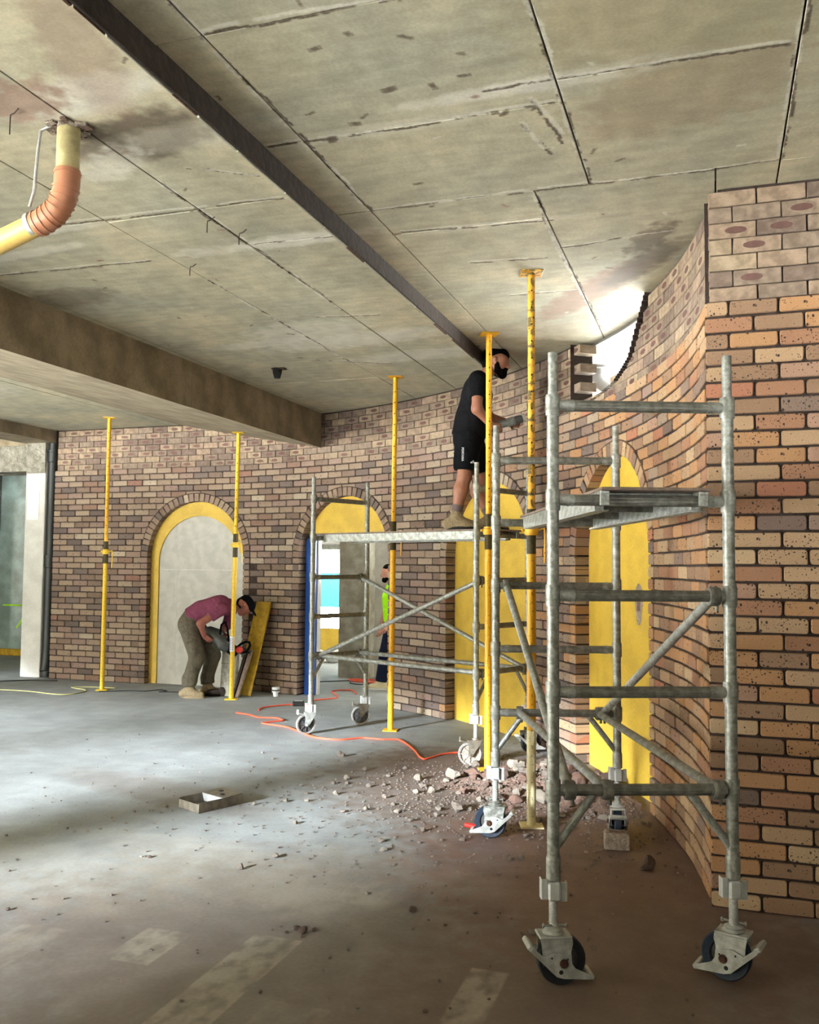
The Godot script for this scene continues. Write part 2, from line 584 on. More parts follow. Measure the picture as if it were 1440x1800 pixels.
func ceiling_texture() -> ImageTexture:
	var w := 1600
	var h := 1600
	var nb := noise(512, 0.006, 31, 5)
	var nm := noise(512, 0.03, 33, 5)
	var nf := noise(512, 0.11, 35, 3)
	var b := PackedByteArray()
	b.resize(w * h * 3)
	for y in h:
		for x in w:
			var big: float = nb[(y % 512) * 512 + x % 512] / 255.0
			var board: float = nm[((y * 3) % 512) * 512 + (x / 2) % 512] / 255.0
			var fine: float = nf[(y % 512) * 512 + (x * 2) % 512] / 255.0
			var g := 0.86 + 0.16 * big + 0.11 * (board - 0.5) + 0.06 * (fine - 0.5)
			var warm := 0.03 * (big - 0.5)
			var i := (y * w + x) * 3
			b[i] = int(255 * clampf(0.76 * g + warm, 0, 1))
			b[i + 1] = int(255 * clampf(0.725 * g, 0, 1))
			b[i + 2] = int(255 * clampf(0.625 * g - warm, 0, 1))
	var im := Image.create_from_data(w, h, false, Image.FORMAT_RGB8, b)
	var per := Vector2(w / 12.0, h / 12.0)
	var org := Vector2(-10.4, -12.0)
	var white := Color(0.86, 0.84, 0.79)
	var dirt := Color(0.36, 0.31, 0.25)
	var rosy := Color(0.56, 0.44, 0.38)
	for e in [[-2.60, -3.15, 0.42, 0.14, 0.1, white, 0.8], [-2.85, -3.10, 0.25, 0.16, 0.3, rosy, 0.7], [-2.55, -3.55, 0.42, 0.2, 0.2, dirt, 0.8], [-2.85, -3.75, 0.3, 0.12, 0.5, white, 0.6], [-2.3, -3.6, 0.5, 0.12, 0.0, white, 0.4],
			[-2.4, -4.98, 0.45, 0.1, 0.05, white, 0.8], [-3.05, -5.0, 0.3, 0.08, 0.0, white, 0.5], [-3.3, -7.0, 0.55, 0.3, 0.2, white, 0.55], [-3.0, -7.4, 0.9, 0.22, 0.15, white, 0.7], [-2.6, -8.1, 0.8, 0.2, 0.1, white, 0.6], [-3.9, -7.3, 0.5, 0.12, 0.1, white, 0.55],
			[-0.55, -3.63, 0.7, 0.06, 0.03, white, 0.8], [-0.25, -3.62, 0.22, 0.07, 0.2, white, 0.8], [-1.4, -3.81, 0.6, 0.06, 0.0, white, 0.35], [-0.85, -6.6, 0.75, 0.16, 0.95, rosy, 0.75], [-0.45, -6.1, 0.5, 0.12, 1.0, dirt, 0.55], [-0.35, -5.6, 0.3, 0.1, 1.1, dirt, 0.6],
			[-1.2, -5.1, 0.5, 0.05, 0.0, white, 0.4], [-3.9, -4.4, 0.5, 0.06, 0.0, white, 0.6], [-0.1, -3.9, 0.5, 0.3, 0.4, Color(0.62, 0.54, 0.43), 0.5], [0.0, -3.2, 0.7, 0.5, 0.2, Color(0.60, 0.55, 0.43), 0.5], 
			[-2.35, -2.9, 0.5, 0.14, 1.2, rosy, 0.35], [-4.6, -5.6, 0.4, 0.2, 0.2, dirt, 0.4], [-5.0, -3.2, 0.5, 0.1, 0.2, white, 0.4], [-4.2, -4.7, 0.5, 0.06, 0.1, white, 0.55],
			[-8.6, -8.6, 1.2, 0.3, 0.3, white, 0.3], [-7.6, -7.4, 1.0, 0.25, 0.3, white, 0.25], [-1.5, -7.6, 0.5, 0.3, 0.3, Color(0.66, 0.6, 0.52), 0.5]]:
		stain(im, Vector2(e[0], e[1]), Vector2(e[2], e[3]) * 1.25, e[4], e[5], e[6], nm, per, org)
	var r := RandomNumberGenerator.new()
	r.seed = 5
	var dark := Color(0.27, 0.22, 0.17)
	for e in [[-1.8, -2.9, -0.6, -2.92], [-2.0, -3.81, -0.62, -3.82], [-0.9, -3.62, 0.3, -3.64], [-1.8, -4.69, 0.34, -4.70], [-1.75, -5.05, -0.85, -5.12], [-1.4, -6.49, -0.9, -6.5], [-3.9, -4.33, -2.2, -4.39], [-2.7, -4.98, -2.15, -4.99], [-3.0, -6.6, -2.5, -6.7], [-0.9, -5.6, -0.2, -5.5], [-1.5, -5.7, -1.0, -5.75], [-4.7, -5.0, -3.5, -5.05],
			[-0.72, -3.75, -0.64, -4.2], [-0.80, -3.95, -0.74, -4.3], [-0.60, -3.0, -0.595, -4.7], [0.33, -3.2, 0.335, -4.68], [-0.89, -4.75, -0.885, -7.6], [-1.815, -2.7, -1.81, -4.7], [-2.735, -4.0, -2.74, -6.5], [-3.352, -5.5, -3.36, -8.2], [-2.5, -3.9, -2.2, -4.1], [-3.7, -8.0, -3.0, -8.35]]:
		crack(im, Vector2(e[0], e[1]), Vector2(e[2], e[3]), dark, 0.65, 0.55, r, per, org)
		crack(im, Vector2(e[0], e[1] + 0.018), Vector2(e[2], e[3] + 0.018), white, 0.45, 0.9, r, per, org)
	for i in 70:
		var c := Vector2(r.randf_range(-5.0, 0.4), r.randf_range(-8.0, -2.4))
		crack(im, c, c + Vector2(r.randf_range(-0.06, 0.06), r.randf_range(-0.05, 0.05)), [dirt, dark, white, rosy][i % 4], 0.5, r.randf_range(0.4, 1.0), r, per, org)
	for i in 22:
		var c := Vector2(r.randf_range(-1.9, -0.7), r.randf_range(-3.9, -2.5))
		crack(im, c, c + Vector2(r.randf_range(-0.05, 0.05), r.randf_range(-0.04, 0.04)), dirt, 0.6, r.randf_range(0.4, 1.6), r, per, org)
	return ImageTexture.create_from_image(im)


func floor_texture() -> ImageTexture:
	var w := 1400
	var h := 1400
	var nb := noise(512, 0.005, 41, 5)
	var nm := noise(512, 0.03, 43, 5)
	var nf := noise(512, 0.12, 45, 3)
	var b := PackedByteArray()
	b.resize(w * h * 3)
	for y in h:
		for x in w:
			var big: float = nb[(y % 512) * 512 + x % 512] / 255.0
			var smear: float = nm[(y % 512) * 512 + (x / 2 + y / 2) % 512] / 255.0
			var fine: float = nf[(y % 512) * 512 + (x * 2) % 512] / 255.0
			var g := 0.86 + 0.16 * big + 0.10 * (smear - 0.5) + 0.05 * (fine - 0.5)
			var i := (y * w + x) * 3
			b[i] = int(255 * clampf(0.585 * g, 0, 1))
			b[i + 1] = int(255 * clampf(0.60 * g, 0, 1))
			b[i + 2] = int(255 * clampf(0.60 * g, 0, 1))
	var im := Image.create_from_data(w, h, false, Image.FORMAT_RGB8, b)
	var per := Vector2(w / 14.0, h / 14.0)
	var org := Vector2(-12.0, -14.0)
	var brown := Color(0.40, 0.325, 0.28)
	var red := Color(0.44, 0.33, 0.29)
	var dark := Color(0.30, 0.26, 0.23)
	var pale := Color(0.66, 0.63, 0.57)
	for e in [[-1.5, -3.7, 2.0, 1.5, 0.2, brown, 0.45], [-3.0, -3.2, 1.4, 1.0, 0.2, brown, 0.2], [-1.3, -6.9, 1.9, 1.5, 0.4, brown, 0.75], [-0.7, -5.6, 1.2, 1.3, 0.2, red, 0.75], [-0.3, -4.6, 1.0, 0.9, 0.0, red, 0.7], [-0.1, -3.9, 1.3, 1.0, 0.0, brown, 0.6], [-0.6, -3.3, 1.0, 0.8, 0.0, brown, 0.45], [-2.0, -7.6, 1.0, 0.7, 0.5, brown, 0.5],
			[-2.6, -4.6, 1.2, 0.4, 0.3, pale, 0.35], [-3.4, -4.2, 1.0, 0.4, 0.3, pale, 0.3], [-4.0, -6.0, 1.2, 0.3, 0.3, brown, 0.25], [-1.6, -4.9, 0.8, 0.25, 0.3, pale, 0.2]]:
		stain(im, Vector2(e[0], e[1]), Vector2(e[2], e[3]) * 1.1, e[4], e[5], e[6], nm, per, org)
	# worn strips of old adhesive along the room
	for e in [[-2.02, -1.78, -3.85, -2.6, 0.85], [-2.52, -2.29, -3.75, -3.4, 0.8], [-0.985, -0.825, -3.84, -2.9, 0.8], [-1.66, -1.40, -3.3, -2.4, 0.3], [-3.1, -2.85, -3.6, -2.9, 0.4], [-1.85, -1.62, -4.7, -4.35, 0.3], [-0.45, -0.25, -3.5, -2.9, 0.25]]:
		for y in range(int((e[2] - org.y) * per.y), int((e[3] - org.y) * per.y)):
			for x in range(int((e[0] - org.x) * per.x), int((e[1] - org.x) * per.x)):
				var t: float = nm[((y * 2) % 512) * 512 + (x * 3) % 512] / 255.0
				im.set_pixel(x, y, im.get_pixel(x, y).lerp(Color(0.67, 0.65, 0.59), 0.7 * e[4] * clampf(t * 2.4 - 0.4, 0.0, 1.0)))
	return ImageTexture.create_from_image(im)


func slab(called: String, x0: float, x1: float, y0: float, y1: float, z0: float, z1: float, m: Material, label: String, parent: Node3D = null) -> MeshInstance3D:
	var s := Shape.new().box(Vector3((x0 + x1) / 2, (y0 + y1) / 2, (z0 + z1) / 2), Vector3(x1 - x0, y1 - y0, z1 - z0))
	if parent:
		return obj(called, s, m, parent)
	return struct(called, s, m, label)


func make_room() -> void:
	# floor
	var fm := StandardMaterial3D.new()
	fm.albedo_texture = floor_texture()
	fm.roughness = 0.62
	fm.detail_enabled = true
	fm.detail_albedo = tex.grain
	fm.detail_blend_mode = BaseMaterial3D.BLEND_MODE_MUL
	fm.detail_uv_layer = BaseMaterial3D.DETAIL_UV_2
	var fs := Shape.new().box(Vector3(-5.9, -0.15, -7.3), Vector3(20.2, 0.3, 21.4))
	fs.map_uv(func(p): return Vector2((p.x + 12.0) / 14.0, (p.z + 14.0) / 14.0))
	fs.map_uv2(func(p): return Vector2(p.x * 0.7, p.z * 0.7))
	struct("floor", fs, fm, "dusty grey concrete floor of the stripped hall")

	# ceiling: a slab with cast panels under it
	var cm := StandardMaterial3D.new()
	cm.albedo_texture = ceiling_texture()
	cm.roughness = 0.9
	cm.detail_enabled = true
	cm.detail_albedo = tex.grain
	cm.detail_blend_mode = BaseMaterial3D.BLEND_MODE_MUL
	cm.detail_uv_layer = BaseMaterial3D.DETAIL_UV_2
	var cl := slab("ceiling", -16, 4.2, CEIL + 0.035, CEIL + 0.3, -18, 3.4, M.beam, "bare concrete ceiling with cast panel joints")
	var xs := [[-7.4, -4.8, [3.2, -2.0, -4.38, -8.95, -11.5]], [-4.8, -3.352, [3.2, -1.0, -4.37, -8.95, -11.4]], [-3.352, -2.735, [3.2, -1.6, -4.39, -8.95, -11.0]], [-2.735, -2.10, [3.2, -1.2, -4.385, -4.985, -8.95, -10.6]], [-2.10, -1.815, [3.2, -2.91, -3.81, -4.69, -10.0]],
			[-1.815, -0.595, [3.2, -1.9, -2.91, -3.81, -4.69]], [-0.595, 0.33, [3.2, -2.2, -3.63, -4.69]], [0.33, 2.2, [3.2, -2.4, -4.69, -5.2]], [2.2, 4.1, [3.2, -2.0, -5.2]], [-1.815, -0.885, [-4.69, -5.08, -6.5, -9.6]], [-0.885, 0.03, [-4.69, -8.2]], [0.03, 0.33, [-4.69, -5.2]], [-9.9, -7.4, [3.2, -3.4, -7.0, -11.4]], [-15.5, -9.9, [3.2, -3.4, -7.0, -11.4, -14.0]]]
	for e in xs:
		var zz: Array = e[2]
		for i in zz.size() - 1:
			var lift := rng.randf_range(-0.002, 0.003)
			var g := 0.004
			var s := Shape.new().box(Vector3((e[0] + e[1]) / 2, CEIL + 0.03 + lift, (zz[i] + zz[i + 1]) / 2), Vector3(e[1] - e[0] - g * 2, 0.06, zz[i] - zz[i + 1] - g * 1.6), Basis.IDENTITY, 0.0015)
			s.map_uv(func(p): return Vector2((p.x + 10.4) / 12.0, (p.z + 12.0) / 12.0))
			s.map_uv2(func(p): return Vector2(p.x * 1.1, p.z * 1.1))
			obj("ceiling_panel", s, cm, cl)

	# the deep haunched beam, the rusty plate under the slab joint, and the small beam at far left
	var hb := Shape.new()
	var poly := PackedVector2Array([Vector2(-4.87, CEIL + 0.02), Vector2(-4.87, 3.237), Vector2(-7.3, CEIL + 0.01)])
	hb.prism(poly, 3.0, -11.2, Transform3D.IDENTITY)
	var hbm := Shape.new()
	for zz in [[3.0, -2.1], [-2.106, -4.9], [-4.906, -7.75], [-7.756, -10.05], [-10.056, -11.3]]:
		hbm.prism(poly, zz[1], zz[0])
	struct("trim_1", hbm, M.beam, "deep sloping concrete beam running under the ceiling to the brick wall")
	var sp := Shape.new().box(Vector3(-2.027, 3.635, -2.9), Vector3(0.016, 0.12, 11.7), Basis.IDENTITY, 0.003)
	var pl := struct("trim_2", sp, M.steel_brown, "long rusty brown steel edge plate along the ceiling joint")
	var z := -1.8
	while z > -8.4:
		var ln := rng.randf_range(0.12, 0.5)
		var th := rng.randf_range(0.008, 0.02)
		obj("lip_chip", Shape.new().box(Vector3(-2.035 - th / 2, 3.579, z - ln / 2), Vector3(th, rng.randf_range(0.008, 0.016), ln - 0.01), Basis.IDENTITY, 0.003), M.column if rng.randf() < 0.7 else M.rust, pl)
		z -= ln
	var sb := Shape.new().box(Vector3(-9.65, 3.61, -6.0), Vector3(0.55, 0.2, 10.6), Basis.IDENTITY, 0.01)
	struct("trim_3", sb, M.beam, "shallow concrete beam at the far left of the ceiling")

	# outer walls; daylight enters by the open shopfront in the near wall
	slab("wall_near", -5.3, 2.9, 0, CEIL + 0.04, 3.0, 3.25, M.render, "rendered wall behind the camera")
	slab("wall_near", 2.9, 4.2, 2.4, CEIL + 0.04, 3.0, 3.25, M.render, "lintel over the near window")
	slab("wall_near", 2.9, 4.2, 0, 1.5, 3.0, 3.25, M.render, "sill under the near window")
	slab("wall_near", -16, -5.3, 3.6, CEIL + 0.04, 3.0, 3.25, M.render, "lintel over the open shopfront")
	slab("wall_near", -8.35, -7.40, 0, 3.6, 3.0, 3.25, M.column, "concrete column in the open shopfront")
	slab("wall_near", -11.32, -11.0, 0, 3.6, 3.0, 3.25, M.column, "slim concrete column in the open shopfront")
	var fence := slab("wall_fence", -8.4, 3, 2.44, 2.52, 7.1, 7.3, M.column, "picket fence on the wall across the forecourt")
	for i in 20:
		obj("picket", Shape.new().box(Vector3(-8.3 + 0.2 * i, 3.55, 7.2), Vector3(0.125, 2.1, 0.03), Basis.IDENTITY, 0.004), M.column, fence)
	slab("wall_garden", -24, 3, -0.3, 2.5, 7.0, 7.4, M.render, "low wall across the forecourt")
	slab("wall_east", 4.0, 4.25, 0, CEIL + 0.04, -10.5, 3.25, M.render, "rendered side wall at right")
	slab("wall_east", 4.0, 4.25, 2.7, CEIL + 0.04, -16.2, -10.5, M.white_wall, "lintel over the window band of the back room")
	slab("wall_east", 4.0, 4.25, 0, 1.3, -16.2, -10.5, M.white_wall, "sill wall of the back room")
	slab("wall_west", -15.8, -15.5, 0, CEIL + 0.04, -14.2, -1.0, M.render, "rendered side wall at far left")
	slab("wall_west", -15.8, -15.5, 0, CEIL + 0.04, -18, -16.6, M.render, "rendered side wall beyond the dusty window")
	slab("wall_west", -15.8, -15.5, 3.3, CEIL + 0.04, -1.0, 3.25, M.render, "lintel over the open side of the hall")
	slab("wall_recess", -15.5, -9.6, 0, CEIL + 0.04, -17.2, -17.0, M.render, "dim wall beyond the dusty window")
	slab("wall_recess", -15.5, -12.75, 0, CEIL + 0.04, -13.85, -13.65, M.render, "rendered wall left of the dusty window")
	slab("wall_recess", -12.75, -9.4, 3.33, CEIL + 0.04, -13.85, -13.65, M.render, "render over the dusty window")
	slab("wall_partition", -9.75, -9.55, 0, CEIL + 0.04, -17.8, -11.5, M.white_wall, "partition beside the dusty window")
	# far left: pier with its plaster patch, broken lintel
	var jb := struct("wall_jamb", Shape.new().box(Vector3(-9.70, 1.78, -11.36), Vector3(0.36, 3.56, 0.34), Basis.IDENTITY, 0.01), M.white_wall, "narrow plastered pier beside the dusty window")
	slab("plaster_patch", -9.84, -9.62, 2.35, 3.0, -11.192, -11.185, M.white_paint, "", jb)
	slab("concrete_head", -9.86, -9.52, 3.05, 3.56, -11.19, -11.17, M.render, "", jb)
	slab("wall_lintel", -12.8, -9.88, 3.1, 3.5, -11.6, -11.3, M.render, "rough broken render lintel over the far left opening")
	slab("wall_lintel", -12.8, -9.3, 3.5, CEIL + 0.04, -11.6, -11.3, M.beam, "concrete over the rough lintel")
	# dusty window with its sill rail
	var win := struct("window_1", Shape.new().box(Vector3(-11.2, 0.06, -13.72), Vector3(3.1, 0.12, 0.12), Basis.IDENTITY, 0.01), M.form_board, "dusty window at the far left with a yellow sill rail")
	var gm := StandardMaterial3D.new()
	gm.albedo_color = Color(0.62, 0.72, 0.73, 0.8)
	gm.albedo_texture = tex.blotch
	gm.uv1_triplanar = true
	gm.uv1_scale = Vector3.ONE * 0.5
	gm.transparency = BaseMaterial3D.TRANSPARENCY_ALPHA
	gm.roughness = 0.35
	obj("pane", Shape.new().box(Vector3(-11.2, 1.73, -13.74), Vector3(3.1, 3.22, 0.012)), gm, win)
	obj("lime_tape", Shape.new().box(Vector3(-12.1, 0.92, -13.725), Vector3(0.9, 0.03, 0.006)), M.lime, win)
	obj("lime_tape", Shape.new().box(Vector3(-12.05, 0.72, -13.725), Vector3(0.56, 0.03, 0.006), Basis(Vector3.BACK, 0.9)), M.lime, win)
	obj("frame", Shape.new().box(Vector3(-12.72, 1.7, -13.7), Vector3(0.08, 3.3, 0.1)), M.galv_dark, win)

	# room behind the arches
	var bc := Shape.new()
	for i in 60:
		var s0 := lerpf(-2.3, S_C + 0.1, i / 60.0)
		var s1 := lerpf(-2.3, S_C + 0.1, (i + 1) / 60.0)
		for hh in [[3.668, Vector3.DOWN], [3.69, Vector3.UP]]:
			bc.quad(wp(s0, hh[0], -0.2), wp(s1, hh[0], -0.2), wp(s1, hh[0], -7.0), wp(s0, hh[0], -7.0), hh[1])
	struct("ceiling_back", bc, M.white_wall, "white ceiling of the room behind the arches")
	slab("wall_back", -9.6, -8.6, 0, CEIL + 0.04, -16.2, -16.0, M.white_wall, "white back room wall left of its window")
	slab("wall_back", -8.6, -5.6, 2.1, CEIL + 0.04, -16.2, -16.0, M.white_wall, "white back room wall above its window")
	slab("wall_back", -5.6, -4.6, 0, CEIL + 0.04, -16.2, -16.0, M.white_wall, "white back room wall between its windows")
	slab("wall_back", -4.6, 3.6, 3.2, CEIL + 0.04, -16.2, -16.0, M.white_wall, "white back room wall over the wide window")
	slab("wall_back", -4.6, 3.6, 0, 0.3, -16.2, -16.0, M.white_wall, "white back room wall under the wide window")
	slab("wall_back", 3.6, 4.0, 0, CEIL + 0.04, -16.2, -16.0, M.white_wall, "white back room wall at far right")
	var w2 := struct("window_2", Shape.new().box(Vector3(-7.1, 2.05, -16.0), Vector3(3.0, 0.1, 0.12)), M.galv_dark, "back room window opening with a dark head frame")
	obj("frame", Shape.new().box(Vector3(-7.62, 1.0, -16.0), Vector3(0.06, 2.0, 0.08)), M.galv, w2)
	slab("wall_column", -5.44, -4.95, 0, CEIL + 0.03, -13.35, -12.9, M.column, "bare concrete column behind the open doorway")
	slab("wall_inner", -4.95, -2.6, 0, CEIL + 0.03, -13.3, -13.15, M.white_wall, "white wall behind the open doorway")
	slab("pavement", -9.6, -5.0, -0.3, -0.01, -22, -16.2, M.white_wall, "pale ground outside of the back window")

	make_brick_walls()
	make_arch_fillings()


func rounded(w: float, h: float, r: float, n: int, jit: float) -> PackedVector2Array:
	var p := PackedVector2Array()
	for q in [[1, 1, 0.0], [-1, 1, 0.25], [-1, -1, 0.5], [1, -1, 0.75]]:
		var rr := r * rng.randf_range(0.6, 1.5)
		var c := Vector2(q[0] * (w / 2 - rr), q[1] * (h / 2 - rr)) + Vector2(rng.randf_range(-jit, jit), rng.randf_range(-jit, jit))
		for i in n + 1:
			var a: float = TAU * (q[2] + 0.25 * i / n)
			p.push_back(c + Vector2(cos(a), sin(a)) * rr)
	return p


var brick_meshes := {}


func brick_mesh(kind: String, w: float, depth: float, variants: int) -> void:
	var list := []
	for k in variants:
		var s := Shape.new().prism(rounded(w, 0.0735, 0.011, 2, 0.0015), -depth, 0.0, Transform3D.IDENTITY, 0.004, false)
		var cu := k % 4
		var cv := rng.randi_range(0, 11)
		s.map_uv(func(p): return Vector2((cu + clampf(p.x / 0.236 + 0.5, 0.02, 0.98)) / 4.0, (cv + clampf(p.y / 0.078 + 0.5, 0.03, 0.97)) * 85.0 / 1024.0))
		list.append(s.mesh())
	brick_meshes[kind] = list


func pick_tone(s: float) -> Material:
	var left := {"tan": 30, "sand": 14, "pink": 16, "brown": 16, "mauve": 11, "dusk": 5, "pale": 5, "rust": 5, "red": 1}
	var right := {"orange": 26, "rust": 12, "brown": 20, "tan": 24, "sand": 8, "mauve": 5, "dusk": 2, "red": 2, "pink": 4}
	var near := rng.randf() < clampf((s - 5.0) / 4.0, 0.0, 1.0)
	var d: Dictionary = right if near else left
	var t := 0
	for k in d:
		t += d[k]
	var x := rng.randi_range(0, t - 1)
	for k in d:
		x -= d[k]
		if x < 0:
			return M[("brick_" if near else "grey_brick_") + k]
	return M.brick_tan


func lay(wall: Node3D, mesh: Mesh, m: Material, s: float, h: float, d: float, fit := 1.0, turn := 0.0) -> MeshInstance3D:
	var t := wall_frame(s, h, d + rng.randf_range(-0.002, 0.003))
	t.basis = t.basis * Basis(Vector3.BACK, turn + rng.randf_range(-0.006, 0.006)) * Basis(Vector3.UP, rng.randf_range(-0.01, 0.01)) * Basis.from_scale(Vector3(fit, 1, 1))
	return obj("brick", mesh, m, wall, t)


func make_brick_walls() -> void:
	brick_mesh("full", 0.229, 0.10, 8)
	brick_mesh("half", 0.109, 0.10, 4)
	brick_mesh("jamb", 0.109, 0.20, 4)
	# knots of the bond: s against whole half-brick units
	var knots: Array[Vector2] = [Vector2(-2.3, 0)]
	var u := [12, 15, 6, 15, 6, 15, 5, 15, 13]
	var e: Array[float] = []
	for c in ARCH:
		e.append(c - HALF - 0.115)
		e.append(c + HALF + 0.115)
	e.append(S_C)
	var q := 0
	for i in e.size():
		q += u[i]
		knots.append(Vector2(e[i], q))
	for i in 30:
		knots.append(Vector2(S_C + 0.12 * (i + 1), q + i + 1))
	var last := q
	var at := func(x: float) -> float:
		for i in knots.size() - 1:
			if x <= knots[i + 1].y:
				return lerpf(knots[i].x, knots[i + 1].x, (x - knots[i].y) / (knots[i + 1].y - knots[i].y))
		return knots[knots.size() - 1].x
	var ends: Array[float] = [-2.3]
	ends.append_array(e)
	ends.append(S_C + 1.5)
	var called := ["wall_far_left", "wall_far_left_arch", "wall_far_left_pier", "wall_middle_arch", "wall_middle_pier", "wall_far_right_arch", "wall_far_right_pier", "wall_right_arch", "wall_right", "wall_corner"]
	var words := ["flat brick wall at far left beside the black downpipe", "brick wall round the yellow-edged white arch at left", "brick pier between the white arch and the blue doorway", "brick wall round the blue doorway arch", "brick pier right of the blue doorway", "brick wall round the yellow arch behind the standing worker", "brick pier between the two yellow arches", "brick wall round the yellow arch nearest to the corner", "receding brick wall left of the near corner, broken open at its top", "near brick wall facing the room at right"]
	var walls: Array[Node3D] = []
	for i in called.size():
		walls.append(wall_bed(called[i], ends[i], ends[i + 1], words[i]))
	# courses: even ones end on the near wall in a stretcher, odd ones on the curved wall
	for k in 43:
		var h0 := k * COURSE
		var hm := h0 + COURSE * 0.5
		var x := float((k + last + 1) % 2) - 2.0
		while x < last:
			var qa := maxf(x, 0.0)
			var qb := minf(x + 2.0, float(last))
			x += 2.0
			if qb - qa < 0.4 or (k % 2 == 0 and qa > last - 1.5):
				continue
			var sa: float = at.call(qa)
			var sb: float = at.call(qb)
			if k % 2 == 0 and qb > last - 1.5:
				sb = S_C - 0.106
			elif k >= FACED and qb > last - 0.5:
				sb = S_C - 0.05
			var wi := 0
			var mid := (sa + sb) / 2.0
			while wi < walls.size() - 1 and mid > ends[wi + 1]:
				wi += 1
			place_brick(walls[wi], k, h0, hm, sa, sb)
		var r := S_C + (0.0 if k % 2 == 0 else 0.12)
		if k >= FACED:
			r += 0.025
			if k % 2 == 1:
				place_brick(walls[9], k, h0, hm, S_C + 0.02, S_C + 0.140)
		while r < S_C + 1.5:
			place_brick(walls[9], k, h0, hm, r - 0.005, minf(r + 0.24, S_C + 1.505) - 0.005)
			r += 0.24
	# the near wall starts with a half brick's end in odd courses
	for k in FACED:
		if k % 2 == 1:
			lay(walls[9], brick_meshes.jamb[rng.randi() % 4], pick_tone(9.5), S_C + 0.057, k * COURSE + COURSE * 0.5, 0.001)
	# jambs and arch rings
	var vs := voussoir()
	for i in 4:
		var wall := walls[1 + 2 * i]
		for k in 21:
			for sd in [-1.0, 1.0]:
				var o := lay(wall, brick_meshes.jamb[rng.randi() % 4], pick_tone(ARCH[i]), ARCH[i] + sd * (HALF + 0.0555), k * COURSE + COURSE * 0.5, 0.004)
				o.name = "jamb_brick"
		for k in 31:
			var a := PI * (k + 0.5) / 31.0
			var s := ARCH[i] + cos(a) * (HALF + 0.055)
			lay(wall, vs[rng.randi() % vs.size()], pick_tone(ARCH[i]), s, SPRING + 0.012 + sin(a) * (HALF + 0.055), 0.005, 1.0, a - PI / 2)


func voussoir() -> Array:
	var list := []
	for k in 5:
		var ri := HALF
		var ro := HALF + 0.112
		var t := PI / 62.0
		var c := HALF + 0.055
		var p := PackedVector2Array([Vector2(-ri * t + 0.004, ri - c), Vector2(ri * t - 0.004, ri - c), Vector2(ro * t - 0.009, ro - c - 0.004), Vector2(ro * t - 0.013, ro - c), Vector2(-ro * t + 0.013, ro - c), Vector2(-ro * t + 0.009, ro - c - 0.004)])
		var s := Shape.new().prism(p, -0.2, 0.0, Transform3D.IDENTITY, 0.004, false)
		var cv := rng.randi_range(0, 11)
		s.map_uv(func(v): return Vector2((k % 4 + clampf(v.y / 0.236 + 0.5, 0.02, 0.98)) / 4.0, (cv + clampf(v.x / 0.09 + 0.5, 0.03, 0.97)) * 85.0 / 1024.0))
		list.append(s.mesh())
	return list


